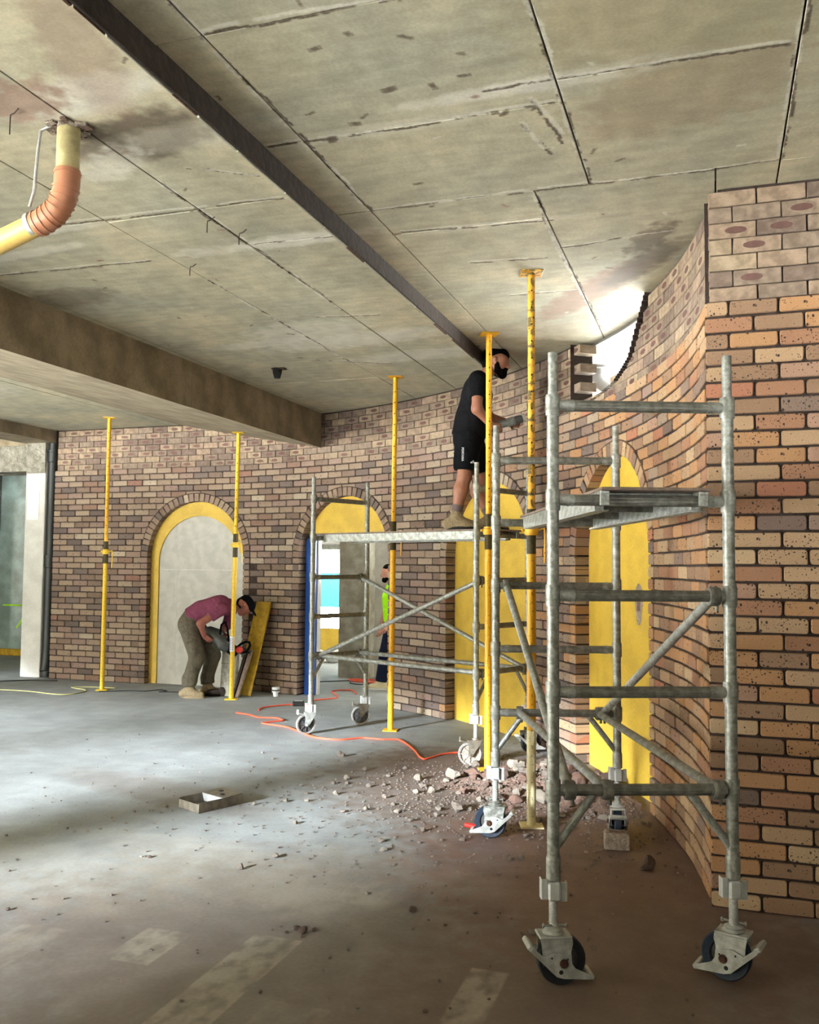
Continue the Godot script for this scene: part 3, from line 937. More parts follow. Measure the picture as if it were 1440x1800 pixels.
func place_brick(wall: Node3D, k: int, h0: float, hm: float, sa: float, sb: float) -> void:
	var mid := (sa + sb) / 2.0
	var len := sb - sa - 0.010
	if k >= FACED:
		# rough bricks laid flush, their frogs outward
		if hm > hole_bottom(mid) - 0.01 or hm + 0.04 > CEIL + 0.02:
			return
		var ch := CEIL - 0.004 - (h0 + 0.002)
		var ht := minf(0.080, ch)
		if ht < 0.03:
			return
		var ln := sb - sa - rng.randf_range(0.003, 0.010)
		var bs := Shape.new().prism(rounded(ln, ht, 0.003, 1, 0.0015), -0.16, 0.0, Transform3D.IDENTITY, 0.0025, false)
		var b := lay(wall, bs.mesh(), M["common_" + ["a", "b", "c", "d", "a"][rng.randi() % 5]], mid, h0 + ht / 2 + 0.002, -0.050)
		if ln > 0.15 and rng.randf() < 0.55:
			var op := PackedVector2Array()
			var ox := rng.randf_range(-0.03, 0.03)
			for i in 12:
				op.push_back(Vector2(ox + cos(TAU * i / 12) * 0.055, sin(TAU * i / 12) * 0.019))
			var fr := obj("frog", Shape.new().prism(op, -0.002, 0.0012, Transform3D.IDENTITY, 0.0, false), M.frog, b)
			fr.position.z = 0.0
		return
	if hm > hole_bottom(mid) - 0.02:
		return
	var clip := PackedVector2Array()
	var rect := PackedVector2Array([Vector2(sa + 0.005, h0 + 0.001), Vector2(sb - 0.005, h0 + 0.001), Vector2(sb - 0.005, h0 + 0.0755), Vector2(sa + 0.005, h0 + 0.0755)])
	for c in ARCH:
		if h0 + 0.06 < SPRING:
			if mid > c - HALF - 0.115 and mid < c + HALF + 0.115:
				return
		elif absf(mid - c) < HALF + 0.4 and h0 < SPRING + HALF + 0.2:
			for i in 49:
				var a := PI * i / 48.0
				clip.push_back(Vector2(c + cos(a) * (HALF + 0.122), SPRING + 0.012 + sin(a) * (HALF + 0.122)))
			clip.push_back(Vector2(c - HALF - 0.122, 0.0))
			clip.push_back(Vector2(c + HALF + 0.122, 0.0))
	if clip.size() > 0:
		var left := Geometry2D.clip_polygons(rect, clip)
		if left.is_empty():
			return
		var area := 0.0
		for i in left[0].size():
			area += left[0][i].cross(left[0][(i + 1) % left[0].size()]) * 0.5
		if absf(area) < 0.0011:
			return
		if left[0].size() != 4 or absf(area) < len * 0.0745 * 0.97:
			var p := PackedVector2Array()
			for v in left[0]:
				p.push_back(v - Vector2(mid, hm))
			var s := Shape.new().prism(p, -0.08, -0.001, Transform3D.IDENTITY, 0.003, false)
			var cv := rng.randi_range(0, 11)
			s.map_uv(func(v): return Vector2((1.0 + clampf(v.x / 0.236 + 0.5, 0.02, 0.98)) / 4.0, (cv + clampf(v.y / 0.078 + 0.5, 0.03, 0.97)) * 85.0 / 1024.0))
			lay(wall, s.mesh(), pick_tone(mid), mid, hm, 0.0)
			return
	var full := len > 0.165
	var base := 0.229 if full else 0.109
	var list: Array = brick_meshes.full if full else brick_meshes.half
	var out := rng.randf_range(-0.002, 0.002)
	if rng.randf() < 0.04:
		out += 0.006
	lay(wall, list[rng.randi() % list.size()], pick_tone(mid), mid, hm, out, len / base, PI if rng.randf() < 0.5 else 0.0)


func wall_bed(called: String, s0: float, s1: float, words: String) -> MeshInstance3D:
	# the mortar the bricks are bedded in, as a wall 0.23 thick with its arch and hole left open
	var sh := Shape.new()
	var top_h := FACED * COURSE
	var n := int(ceil((s1 - s0) / 0.035))
	for i in n:
		var a := lerpf(s0, s1, float(i) / n)
		var b := lerpf(s0, s1, float(i + 1) / n)
		if b > S_C and a < S_C:
			b = S_C
		var r := HALF + 0.012
		var la := arch_bottom(a, r)
		var lb := arch_bottom(b, r)
		if la == 0.0 and lb > 0.0:
			la = SPRING
		if lb == 0.0 and la > 0.0:
			lb = SPRING
		var mid := (a + b) / 2
		var inside := false
		for c in ARCH:
			if absf(mid - c) < r:
				inside = true
		if not inside:
			la = 0.0
			lb = 0.0
		var ta := minf(CEIL + 0.03, hole_bottom(mid) - 0.045)
		if s1 <= S_C and b >= S_C - 0.11:
			ta = minf(ta, top_h)
		var tb := ta
		var lowtop := minf(top_h, ta)
		var no := wall_out(mid)
		var tg := tangent(mid)
		var A := -0.013
		var B := -0.062
		var back := -0.23 if s1 > S_C + 0.01 or b < S_C - 0.09 else -0.05
		sh.quad(wp(a, la, A), wp(b, lb, A), wp(b, lowtop, A), wp(a, lowtop, A), no)
		if ta > top_h and (b < S_C - 0.11 or a > S_C + 0.09):
			sh.quad(wp(a, top_h, A), wp(b, top_h, A), wp(b, top_h, B), wp(a, top_h, B), Vector3.UP)
			sh.quad(wp(a, top_h, B), wp(b, top_h, B), wp(b, tb, B), wp(a, ta, B), no)
		sh.quad(wp(a, la, back), wp(b, lb, back), wp(b, tb, back), wp(a, ta, back), -no)
		sh.quad(wp(a, ta, A), wp(b, tb, A), wp(b, tb, back), wp(a, ta, back), Vector3.UP)
		if inside:
			sh.quad(wp(a, la, A), wp(b, lb, A), wp(b, lb, back), wp(a, la, back), Vector3.DOWN)
		# edges of the openings
		for ee in [[a, -1.0], [b, 1.0]]:
			var beyond := false
			for c in ARCH:
				if absf(ee[0] + ee[1] * 0.01 - c) < r:
					beyond = true
			if not inside and beyond:
				sh.quad(wp(ee[0], 0, A), wp(ee[0], SPRING, A), wp(ee[0], SPRING, -0.23), wp(ee[0], 0, -0.23), tg * ee[1])
			var ht := minf(CEIL + 0.03, hole_bottom(ee[0] + ee[1] * 0.02) - 0.045)
			if ht < ta - 0.01:
				sh.quad(wp(ee[0], ht, A), wp(ee[0], ta, A), wp(ee[0], ta, -0.23), wp(ee[0], ht, -0.23), tg * ee[1])
	if called == "wall_far_left":
		sh.quad(wp(s0, 0, -0.013), wp(s0, CEIL, -0.013), wp(s0, CEIL, -0.4), wp(s0, 0, -0.4), Vector3.LEFT)
	if called == "wall_corner":
		# core of the corner above the facing bricks
		sh.box(Vector3(0.125, 3.40, -5.04), Vector3(0.17, 0.66, 0.13))
		# on past the built bricks as plain wall
		var f := wp(S_C + 0.012, 0, -0.013)
		sh.quad(f, f + Vector3.UP * top_h, f + Vector3(0, top_h, -0.21), f + Vector3(0, 0, -0.21), Vector3.LEFT)
		sh.box(Vector3(2.73, 1.85, -5.04), Vector3(2.6, 3.7, 0.25))
	return struct(called, sh, M.mortar, words)


func arch_outline(half: float, rise_at: float, n := 28) -> PackedVector2Array:
	var p := PackedVector2Array([Vector2(-half, 0.0), Vector2(half, 0.0)])
	for i in n + 1:
		var a := PI * i / n
		p.push_back(Vector2(cos(a) * half, rise_at + sin(a) * half))
	return p


func make_arch_fillings() -> void:
	# left arch: white board with a yellow edge board
	var f := wall_frame(ARCH[0], 0.0, -0.09)
	var a1 := thing("arch_panel", "white plasterboard arch infill with a yellow painted border, behind the bending worker", "panel", f.origin)
	a1.basis = f.basis
	obj("white_board", Shape.new().prism(arch_outline(HALF + 0.015, SPRING), -0.05, -0.022), M.white_board, a1)
	var ring := PackedVector2Array()
	var half := HALF + 0.012
	ring.push_back(Vector2(-half, 0.002))
	ring.push_back(Vector2(-half + 0.13, 0.002))
	for i in 25:
		var t := PI - PI * i / 24.0 * 0.93
		ring.push_back(Vector2(cos(t) * (half - 0.13) , SPRING - 0.06 + sin(t) * (half - 0.14)))
	for i in 27:
		var t := PI * i / 26.0
		ring.push_back(Vector2(cos(t) * half, SPRING + sin(t) * half))
	obj("yellow_border", Shape.new().prism(ring, -0.022, 0.0), M.yellow_board, a1)
	obj("board_joint", Shape.new().box(Vector3(0.0, 1.62, -0.021), Vector3(1.2, 0.010, 0.002)), M.white_wall, a1)
	obj("board_joint", Shape.new().box(Vector3(-0.38, 0.9, -0.021), Vector3(0.010, 1.4, 0.002)), M.white_wall, a1)
	# doorway: yellow head board over a blue frame
	f = wall_frame(ARCH[1], 0.0, -0.09)
	var hd := PackedVector2Array()
	for i in 29:
		var t := PI * i / 28.0
		var v := Vector2(cos(t) * (HALF + 0.015), SPRING + sin(t) * (HALF + 0.015))
		if v.y > 2.10:
			hd.push_back(v)
	var hx := sqrt(pow(HALF + 0.015, 2) - pow(2.10 - SPRING, 2))
	hd.insert(0, Vector2(hx, 2.10))
	hd.push_back(Vector2(-hx, 2.10))
	var dr := thing("door_head_board", "yellow half-round board filling the arch above the blue door frame", "panel", f.origin)
	dr.basis = f.basis
	obj("board", Shape.new().prism(hd, -0.03, 0.0), M.yellow_board, dr)
	var df := obj("door_1", Shape.new().box(Vector3(0, 2.075, -0.06), Vector3(HALF * 2 - 0.04, 0.05, 0.12), Basis.IDENTITY, 0.004), M.blue_dark, null, f)
	tag(df, "glossy blue door frame without a door in the middle arch", "door frame", "", "structure")
	var j := obj("jamb", Shape.new().box(Vector3(-(HALF - 0.08), 1.025, -0.05), Vector3(0.15, 2.05, 0.13), Basis.IDENTITY, 0.006), M.blue_frame, df)
	obj("door_stop", Shape.new().box(Vector3(-(HALF - 0.085), 1.02, 0.018), Vector3(0.055, 2.03, 0.02), Basis.IDENTITY, 0.004), M.blue_frame, j)
	obj("door_lining", Shape.new().box(Vector3(-(HALF - 0.165), 1.02, -0.085), Vector3(0.03, 2.03, 0.05), Basis.IDENTITY, 0.003), M.white_paint, j)
	obj("jamb", Shape.new().box(Vector3(HALF - 0.012, 1.025, -0.09), Vector3(0.022, 2.05, 0.10), Basis.IDENTITY, 0.004), M.white_paint, df)
	# two full yellow boards
	for i in [2, 3]:
		f = wall_frame(ARCH[i], 0.0, -0.085)
		var y := thing("arch_panel", ["yellow painted board filling the arch behind the standing worker", "scuffed yellow board filling the arch nearest to the corner"][i - 2], "panel", f.origin)
		y.basis = f.basis
		obj("board", Shape.new().prism(arch_outline(HALF + 0.015, SPRING), -0.03, 0.0), M.yellow_board, y)
		if i == 3:
			var pd := PackedVector2Array()
			for k in 14:
				var t := TAU * k / 14
				pd.push_back(Vector2(0.30 + cos(t) * 0.075 * (1.0 + 0.25 * sin(3 * t)), 1.42 + sin(t) * 0.16))
			obj("bare_patch", Shape.new().prism(pd, -0.002, 0.0015), M.stone_a, y)
			obj("bare_patch_core", Shape.new().box(Vector3(0.30, 1.44, 0.001), Vector3(0.06, 0.14, 0.003)), M.stone_c, y)


var parts := {}


func mix3(a: Vector3, b: Vector3, f: float, h: float) -> Vector3:
	var p := a.lerp(b, f)
	return Vector3(p.x, h, p.z)


func scaffold_shapes() -> void:
	parts.collar = Shape.new().lathe([Vector2(0.0255, -0.045), Vector2(0.030, -0.045), Vector2(0.0315, -0.035), Vector2(0.0315, 0.035), Vector2(0.030, 0.045), Vector2(0.0255, 0.045)]).mesh()
	parts.foot_collar = Shape.new().lathe([Vector2(0.0255, 0.10), Vector2(0.030, 0.085), Vector2(0.030, 0.0), Vector2(0.018, 0.0)]).mesh()
	var ridges := [Vector2(0.0, 0.0)]
	for i in 26:
		ridges.append(Vector2(0.0175, i * 0.0075))
		ridges.append(Vector2(0.0192, i * 0.0075 + 0.0035))
	ridges.append(Vector2(0.0175, 0.2))
	parts.jack = Shape.new().lathe(ridges, Transform3D.IDENTITY, 14).mesh()
	var clip := Shape.new().box(Vector3(0, 0, 0.004), Vector3(0.052, 0.075, 0.058), Basis.IDENTITY, 0.008)
	clip.box(Vector3(-0.040, 0.008, 0.018), Vector3(0.026, 0.082, 0.006), Basis.IDENTITY, 0.002)
	clip.box(Vector3(0.040, -0.004, 0.012), Vector3(0.026, 0.078, 0.006), Basis.IDENTITY, 0.002)
	clip.box(Vector3(0.052, -0.004, 0.0), Vector3(0.005, 0.078, 0.03), Basis.IDENTITY, 0.002)
	clip.box(Vector3(-0.052, 0.008, 0.0), Vector3(0.005, 0.082, 0.036), Basis.IDENTITY, 0.002)
	parts.clip = clip.mesh()
	var pins := Shape.new().tube(Vector3(-0.045, 0.235, 0.012), Vector3(0.05, 0.235, 0.012), 0.005, -1, 8)
	pins.ball(Vector3(-0.045, 0.235, 0.012), Vector3(0.006, 0.011, 0.008), 8, 6).ball(Vector3(0.05, 0.235, 0.012), Vector3(0.008, 0.009, 0.009), 8, 6)
	parts.pins = pins.mesh()
	# near castors: pressed fork, blue tyre, rocking brake plate
	var fork := Shape.new().box(Vector3(0, 0.197, 0), Vector3(0.134, 0.012, 0.096), Basis.IDENTITY, 0.004)
	var plate := PackedVector2Array([Vector2(-0.066, 0.203), Vector2(0.066, 0.203), Vector2(0.070, 0.172), Vector2(0.062, 0.14), Vector2(0.068, 0.08), Vector2(0.05, 0.062), Vector2(0.0, 0.062), Vector2(-0.052, 0.10), Vector2(-0.058, 0.165)])
	for z in [-0.044, 0.039]:
		fork.prism(plate, z, z + 0.005)
	fork.lathe([Vector2(0.0, 0.2), Vector2(0.044, 0.2), Vector2(0.046, 0.207), Vector2(0.036, 0.214), Vector2(0.039, 0.221), Vector2(0.026, 0.228), Vector2(0.0, 0.23)])
	parts.fork = fork.mesh()
	var turn := Transform3D(Basis(Vector3.RIGHT, PI / 2), Vector3(0.03, 0.1, 0))
	parts.tyre = Shape.new().lathe([Vector2(0.066, -0.02), Vector2(0.094, -0.024), Vector2(0.1, -0.016), Vector2(0.1, 0.016), Vector2(0.094, 0.024), Vector2(0.066, 0.02)], turn, 28).mesh()
	parts.hub = Shape.new().lathe([Vector2(0.0, -0.028), Vector2(0.022, -0.028), Vector2(0.026, -0.012), Vector2(0.06, -0.008), Vector2(0.068, -0.018), Vector2(0.068, 0.018), Vector2(0.06, 0.008), Vector2(0.026, 0.012), Vector2(0.022, 0.028), Vector2(0.0, 0.028)], turn, 24).mesh()
	var lever := PackedVector2Array([Vector2(-0.108, 0.150), Vector2(-0.096, 0.163), Vector2(-0.052, 0.126), Vector2(-0.01, 0.142), Vector2(0.034, 0.138), Vector2(0.078, 0.078), Vector2(0.142, 0.050), Vector2(0.140, 0.034), Vector2(0.03, 0.040), Vector2(0.0, 0.048)])
	var lv := Shape.new()
	for z in [-0.055, 0.05]:
		lv.prism(lever, z, z + 0.005)
	lv.box(Vector3(-0.104, 0.160, 0.0), Vector3(0.03, 0.022, 0.105), Basis(Vector3.BACK, -0.7), 0.005)
	lv.box(Vector3(0.142, 0.042, 0.0), Vector3(0.03, 0.02, 0.105), Basis(Vector3.BACK, -0.35), 0.005)
	parts.lever = lv.mesh()
	var bolt := Shape.new().tube(Vector3(0.03, 0.1, -0.066), Vector3(0.03, 0.1, 0.066), 0.012, 0.012, 6).tube(Vector3(0.03, 0.1, -0.0575), Vector3(0.03, 0.1, 0.0575), 0.018, 0.018, 14)
	parts.bolt = bolt.mesh()
	parts.dot = Shape.new().tube(Vector3(0, 0, -0.0556), Vector3(0, 0, 0.0556), 1.0, 1.0, 12).mesh()
	# far castors: pale spoked wheel, narrow leaning fork
	var t2 := Transform3D(Basis(Vector3.RIGHT, PI / 2), Vector3(-0.05, 0.1, 0))
	parts.rim = Shape.new().lathe([Vector2(0.082, -0.018), Vector2(0.096, -0.02), Vector2(0.1, -0.012), Vector2(0.1, 0.012), Vector2(0.096, 0.02), Vector2(0.082, 0.018), Vector2(0.082, -0.018)], t2, 28).mesh()
	var sp := Shape.new().lathe([Vector2(0.0, -0.006), Vector2(0.083, -0.006), Vector2(0.083, 0.006), Vector2(0.0, 0.006)], t2, 24)
	for i in 8:
		var a := TAU * i / 8
		sp.box(Vector3(-0.05, 0.1, 0) + Vector3(cos(a), sin(a), 0) * 0.05, Vector3(0.066, 0.008, 0.026), Basis(Vector3.BACK, a))
	sp.lathe([Vector2(0.0, -0.024), Vector2(0.024, -0.024), Vector2(0.024, 0.024), Vector2(0.0, 0.024)], t2, 16)
	parts.spokes = sp.mesh()
	var f2 := Shape.new().box(Vector3(-0.015, 0.212, 0), Vector3(0.12, 0.014, 0.085), Basis.IDENTITY, 0.004)
	var pl2 := PackedVector2Array([Vector2(-0.075, 0.218), Vector2(0.048, 0.218), Vector2(0.036, 0.185), Vector2(-0.028, 0.088), Vector2(-0.05, 0.08), Vector2(-0.068, 0.092), Vector2(-0.062, 0.15)])
	for z in [-0.04, 0.034]:
		f2.prism(pl2, z, z + 0.006)
	f2.lathe([Vector2(0.0, 0.215), Vector2(0.034, 0.215), Vector2(0.03, 0.235), Vector2(0.0, 0.24)])
	f2.tube(Vector3(-0.05, 0.1, -0.05), Vector3(-0.05, 0.1, 0.05), 0.008, -1, 8)
	parts.fork_far = f2.mesh()
	var l2 := Shape.new().box(Vector3(-0.10, 0.205, 0.0), Vector3(0.075, 0.012, 0.06), Basis(Vector3.BACK, -0.25), 0.003)
	l2.box(Vector3(-0.135, 0.225, 0.0), Vector3(0.012, 0.05, 0.05), Basis(Vector3.BACK, -0.1), 0.003)
	parts.lever_far = l2.mesh()


func castor(root: Node3D, at: Vector3, yaw: float, near: bool, mats: Array, lever: Material = null) -> void:
	var f := obj("castor_fork", parts.fork if near else parts.fork_far, mats[0], root, Transform3D(Basis(Vector3.UP, yaw), at))
	if near:
		obj("tyre", parts.tyre, mats[1], f)
		obj("hub", parts.hub, M.hub, f)
		var bl := obj("brake_lever", parts.lever, M.zinc, f)
		if lever:
			obj("lever_grip", Shape.new().tube(Vector3(0.12, 0.045, 0.04), Vector3(0.2, 0.055, 0.04), 0.016, 0.014, 12), lever, bl)
		obj("axle_bolt", parts.bolt, M.rust, f)
		for d in [[0.018, 0.066, 0.009], [-0.02, 0.122, 0.004], [-0.05, 0.09, 0.0035], [0.045, 0.115, 0.004]]:
			obj("lever_hole", parts.dot, M.dark, f, Transform3D(Basis.from_scale(Vector3(d[2], d[2], 1)), Vector3(d[0], d[1], 0)))
		obj("pin", parts.pins, M.galv, f)
	else:
		obj("tyre", parts.rim, mats[1], f)
		obj("spoked_hub", parts.spokes, mats[2], f)
		obj("brake_lever", parts.lever_far, mats[0], f)


func post(root: Node3D, at: Vector3, rungs: Array, m: Material, foot: float, face: float) -> void:
	var p := obj("post", Shape.new().tube(at + Vector3.UP * foot, at + Vector3.UP * 2.40, 0.0252, -1, 18).tube(at + Vector3.UP * 2.40, at + Vector3.UP * 2.60, 0.0205, -1, 16), m, root)
	for h in rungs:
		obj("collar", parts.collar, m, p, Transform3D(Basis.IDENTITY, at + Vector3.UP * h))
	obj("foot_collar", parts.foot_collar, m, p, Transform3D(Basis.IDENTITY, at + Vector3.UP * (foot - 0.02)))
	var j := obj("screw_jack", parts.jack, M.zinc, root, Transform3D(Basis.IDENTITY, at + Vector3.UP * 0.225))
	obj("jack_clip", parts.clip, M.white_clip, j, Transform3D(Basis(Vector3.UP, face), Vector3(0, foot - 0.062 - 0.225, 0)))


func end_frame(root: Node3D, a: Vector3, b: Vector3, m: Material, mr: Material, foot := 0.43, face := 0.0) -> void:
	var rungs := [0.775, 1.175, 1.575, 1.975, 2.375]
	post(root, a, rungs, m, foot, face)
	post(root, b, rungs, m, foot, face)
	var d := (b - a).normalized()
	for h in rungs:
		var u: Vector3 = Vector3.UP * h
		var r := obj("rung", Shape.new().tube(a + d * 0.085 + u, b - d * 0.085 + u, 0.0242, -1, 28, true, 0.06), mr, root)
		for e in [[a, d], [b, -d]]:
			var q: Vector3 = e[0] + u
			var w: Vector3 = e[1]
			obj("rung_ferrule", Shape.new().tube(q + w * 0.026, q + w * 0.09, 0.0235, 0.026, 14).tube(q + w * 0.06, q + w * 0.068, 0.0275, -1, 14), m, r)
	for f in [[0.22, a], [0.77, b]]:
		var top := mix3(a, b, f[0], 0.755)
		var low: Vector3 = f[1] + Vector3.UP * 0.53
		obj("knee_brace", Shape.new().tube(top, low, 0.017, -1, 12), m, root)


func brace(root: Node3D, a: Vector3, b: Vector3, m: Material, along_a: Vector3, along_b: Vector3) -> void:
	# runs between two rungs and clips over them
	var d := (b - a).normalized()
	var o := obj("brace", Shape.new().tube(a + d * 0.03, b - d * 0.03, 0.0215, -1, 16), m, root)
	for e in [[a, along_a], [b, along_b]]:
		var ax: Vector3 = (e[1] as Vector3).normalized()
		var x := ax.cross(Vector3.UP).normalized()
		var bs := Basis(x, ax, x.cross(ax))
		var s := Shape.new().lathe([Vector2(0.0265, -0.022), Vector2(0.038, -0.022), Vector2(0.041, -0.012), Vector2(0.041, 0.012), Vector2(0.038, 0.022), Vector2(0.0265, 0.022)], Transform3D(bs, e[0]), 14)
		s.tube(e[0] + Vector3.DOWN * 0.03 + ax * 0.012, e[0] + Vector3.DOWN * 0.062 + ax * 0.012, 0.009, 0.007, 8)
		obj("brace_hook", s, M.galv_dark, o)


func platform(called: String, label: String, a: Vector3, b: Vector3, c: Vector3, d: Vector3, deck: Material) -> Node3D:
	# rests on the rungs a-b and c-d; corners given at rung height
	var base := (a + b + c + d) / 4.0
	var o := thing(called, label, "platform", Vector3(base.x, base.y, base.z), 0.0, "scaffold platforms")
	var l := (c - a).normalized()
	var ext := 0.09
	var q := [a - l * ext - base, b - l * ext - base, d + l * ext - base, c + l * ext - base]
	var up := Vector3.UP
	var top := Shape.new()
	for z in [[0.040, up], [0.028, Vector3.DOWN]]:
		top.quad(q[0] + up * z[0], q[1] + up * z[0], q[2] + up * z[0], q[3] + up * z[0], z[1])
	for i in 4:
		var n: Vector3 = ((q[i] + q[(i + 1) % 4]) / 2).normalized()
		top.quad(q[i] + up * 0.028, q[(i + 1) % 4] + up * 0.028, q[(i + 1) % 4] + up * 0.040, q[i] + up * 0.040, n)
	obj("deck", top, deck, o)
	for e in [[q[0], q[3]], [q[1], q[2]]]:
		var mid: Vector3 = (e[0] + e[1]) / 2
		var len: float = (e[1] - e[0]).length() - 2 * ext - 0.1
		var inw: Vector3 = -mid.normalized() * 0.02
		var bs := Basis(l, up, l.cross(up))
		var s := Shape.new().box(mid + inw + up * -0.012, Vector3(len, 0.078, 0.035), bs, 0.004)
		s.box(mid + inw * 1.6 + up * -0.048, Vector3(len, 0.008, 0.06), bs, 0.002)
		var sb := obj("side_beam", s, M.galv, o)
		for p in [e[0] + l * ext, e[1] - l * ext]:
			var k := Shape.new().box(p + inw + up * 0.02, Vector3(0.12, 0.016, 0.04), bs, 0.003)
			k.box(p + inw - l * 0.048 * signf((p - mid).dot(l)) + up * -0.01, Vector3(0.01, 0.075, 0.04), bs, 0.002)
			k.box(p + inw + l * 0.05 * signf((p - mid).dot(l)) + up * -0.004, Vector3(0.01, 0.06, 0.04), bs, 0.002)
			obj("hook", k, M.galv, sb)
	for f in [0.06, 0.35, 0.65, 0.94]:
		var p0: Vector3 = q[0].lerp(q[3], f)
		var p1: Vector3 = q[1].lerp(q[2], f)
		var w := (p1 - p0).normalized()
		obj("cross_rib", Shape.new().box((p0 + p1) / 2 + up * 0.005, Vector3((p1 - p0).length() - 0.06, 0.045, 0.03), Basis(w, up, w.cross(up)), 0.003), M.galv_dark, o)
	return o


func make_scaffolds() -> void:
	scaffold_shapes()
	# near tower
	var A := Vector3(-0.64, 0, -3.81)
	var B := Vector3(0.06, 0, -4.08)
	var C := Vector3(-1.32, 0, -5.69)
	var D := Vector3(-0.59, 0, -5.92)
	var o := (A + B + C + D) / 4.0
	var t := thing("mobile_scaffold", "near grey aluminium scaffold tower on blue-tyred castors in front of the brick corner", "scaffold", o, 0.0, "mobile scaffold towers")
	var a := A - o
	var b := B - o
	var c := C - o
	var d := D - o
	end_frame(t, a, b, M.galv, M.galv_dark, 0.435, 0.35)
	end_frame(t, c, d, M.galv, M.galv_dark, 0.46, 0.35)
	brace(t, mix3(c, d, 0.09, 1.575), mix3(a, b, 0.09, 0.775), M.galv, d - c, b - a)
	brace(t, mix3(c, d, 0.2, 0.775), mix3(a, b, 0.3, 0.775), M.galv, d - c, b - a)
	brace(t, mix3(a, b, 0.91, 1.575), mix3(c, d, 0.88, 0.775), M.galv, b - a, d - c)
	brace(t, mix3(c, d, 0.85, 0.775), mix3(a, b, 0.92, 0.775), M.galv, d - c, b - a)
	castor(t, a, 0.42, true, [M.zinc, M.tyre])
	castor(t, b, PI - 0.28, true, [M.zinc, M.tyre_blue])
	castor(t, c, PI + 0.1, true, [M.galv, M.tyre_blue], M.tool_red)
	castor(t, d, PI / 2 + 0.15, true, [M.white_clip, M.tyre_blue])
	var p1 := platform("scaffold_platform", "scuffed aluminium platform on the near scaffold tower, seen from below", mix3(A, B, 0.25, 1.985), mix3(A, B, 0.86, 1.985), mix3(C, D, 0.22, 1.985), mix3(C, D, 0.86, 1.985), M.timber_pale)
	# far tower
	A = Vector3(-3.88, 0, -8.50)
	B = Vector3(-3.56, 0, -9.2)
	C = Vector3(-1.95, 0, -7.66)
	D = Vector3(-1.63, 0, -8.34)
	o = (A + B + C + D) / 4.0
	t = thing("mobile_scaffold", "far scaffold tower on pale spoked castors that the worker in black stands on", "scaffold", o, 0.0, "mobile scaffold towers")
	a = A - o
	b = B - o
	c = C - o
	d = D - o
	end_frame(t, a, b, M.galv, M.galv_dark, 0.32, 0.3)
	end_frame(t, c, d, M.galv, M.galv_dark, 0.45, 0.3)
	brace(t, mix3(a, b, 0.12, 0.775), mix3(c, d, 0.08, 1.575), M.galv, b - a, d - c)
	brace(t, mix3(a, b, 0.88, 1.575), mix3(c, d, 0.92, 0.775), M.galv, b - a, d - c)
	brace(t, mix3(a, b, 0.16, 0.775), mix3(c, d, 0.1, 0.775), M.galv, b - a, d - c)
	brace(t, mix3(a, b, 0.86, 0.775), mix3(c, d, 0.88, 0.775), M.galv, b - a, d - c)
	castor(t, a, 0.75, false, [M.zinc, M.tyre_grey, M.hub])
	castor(t, b, 0.5, false, [M.tin, M.tyre_grey, M.hub])
	castor(t, c, 0.35, false, [M.tin, M.tyre_grey, M.stone_d])
	castor(t, d, 0.7, true, [M.galv_dark, M.tyre])
	platform("scaffold_platform", "pale metal platform on the far scaffold tower under the worker in black", mix3(A, B, 0.13, 1.985), mix3(A, B, 0.72, 1.985), mix3(C, D, 0.08, 1.985), mix3(C, D, 0.72, 1.985), M.timber_pale)


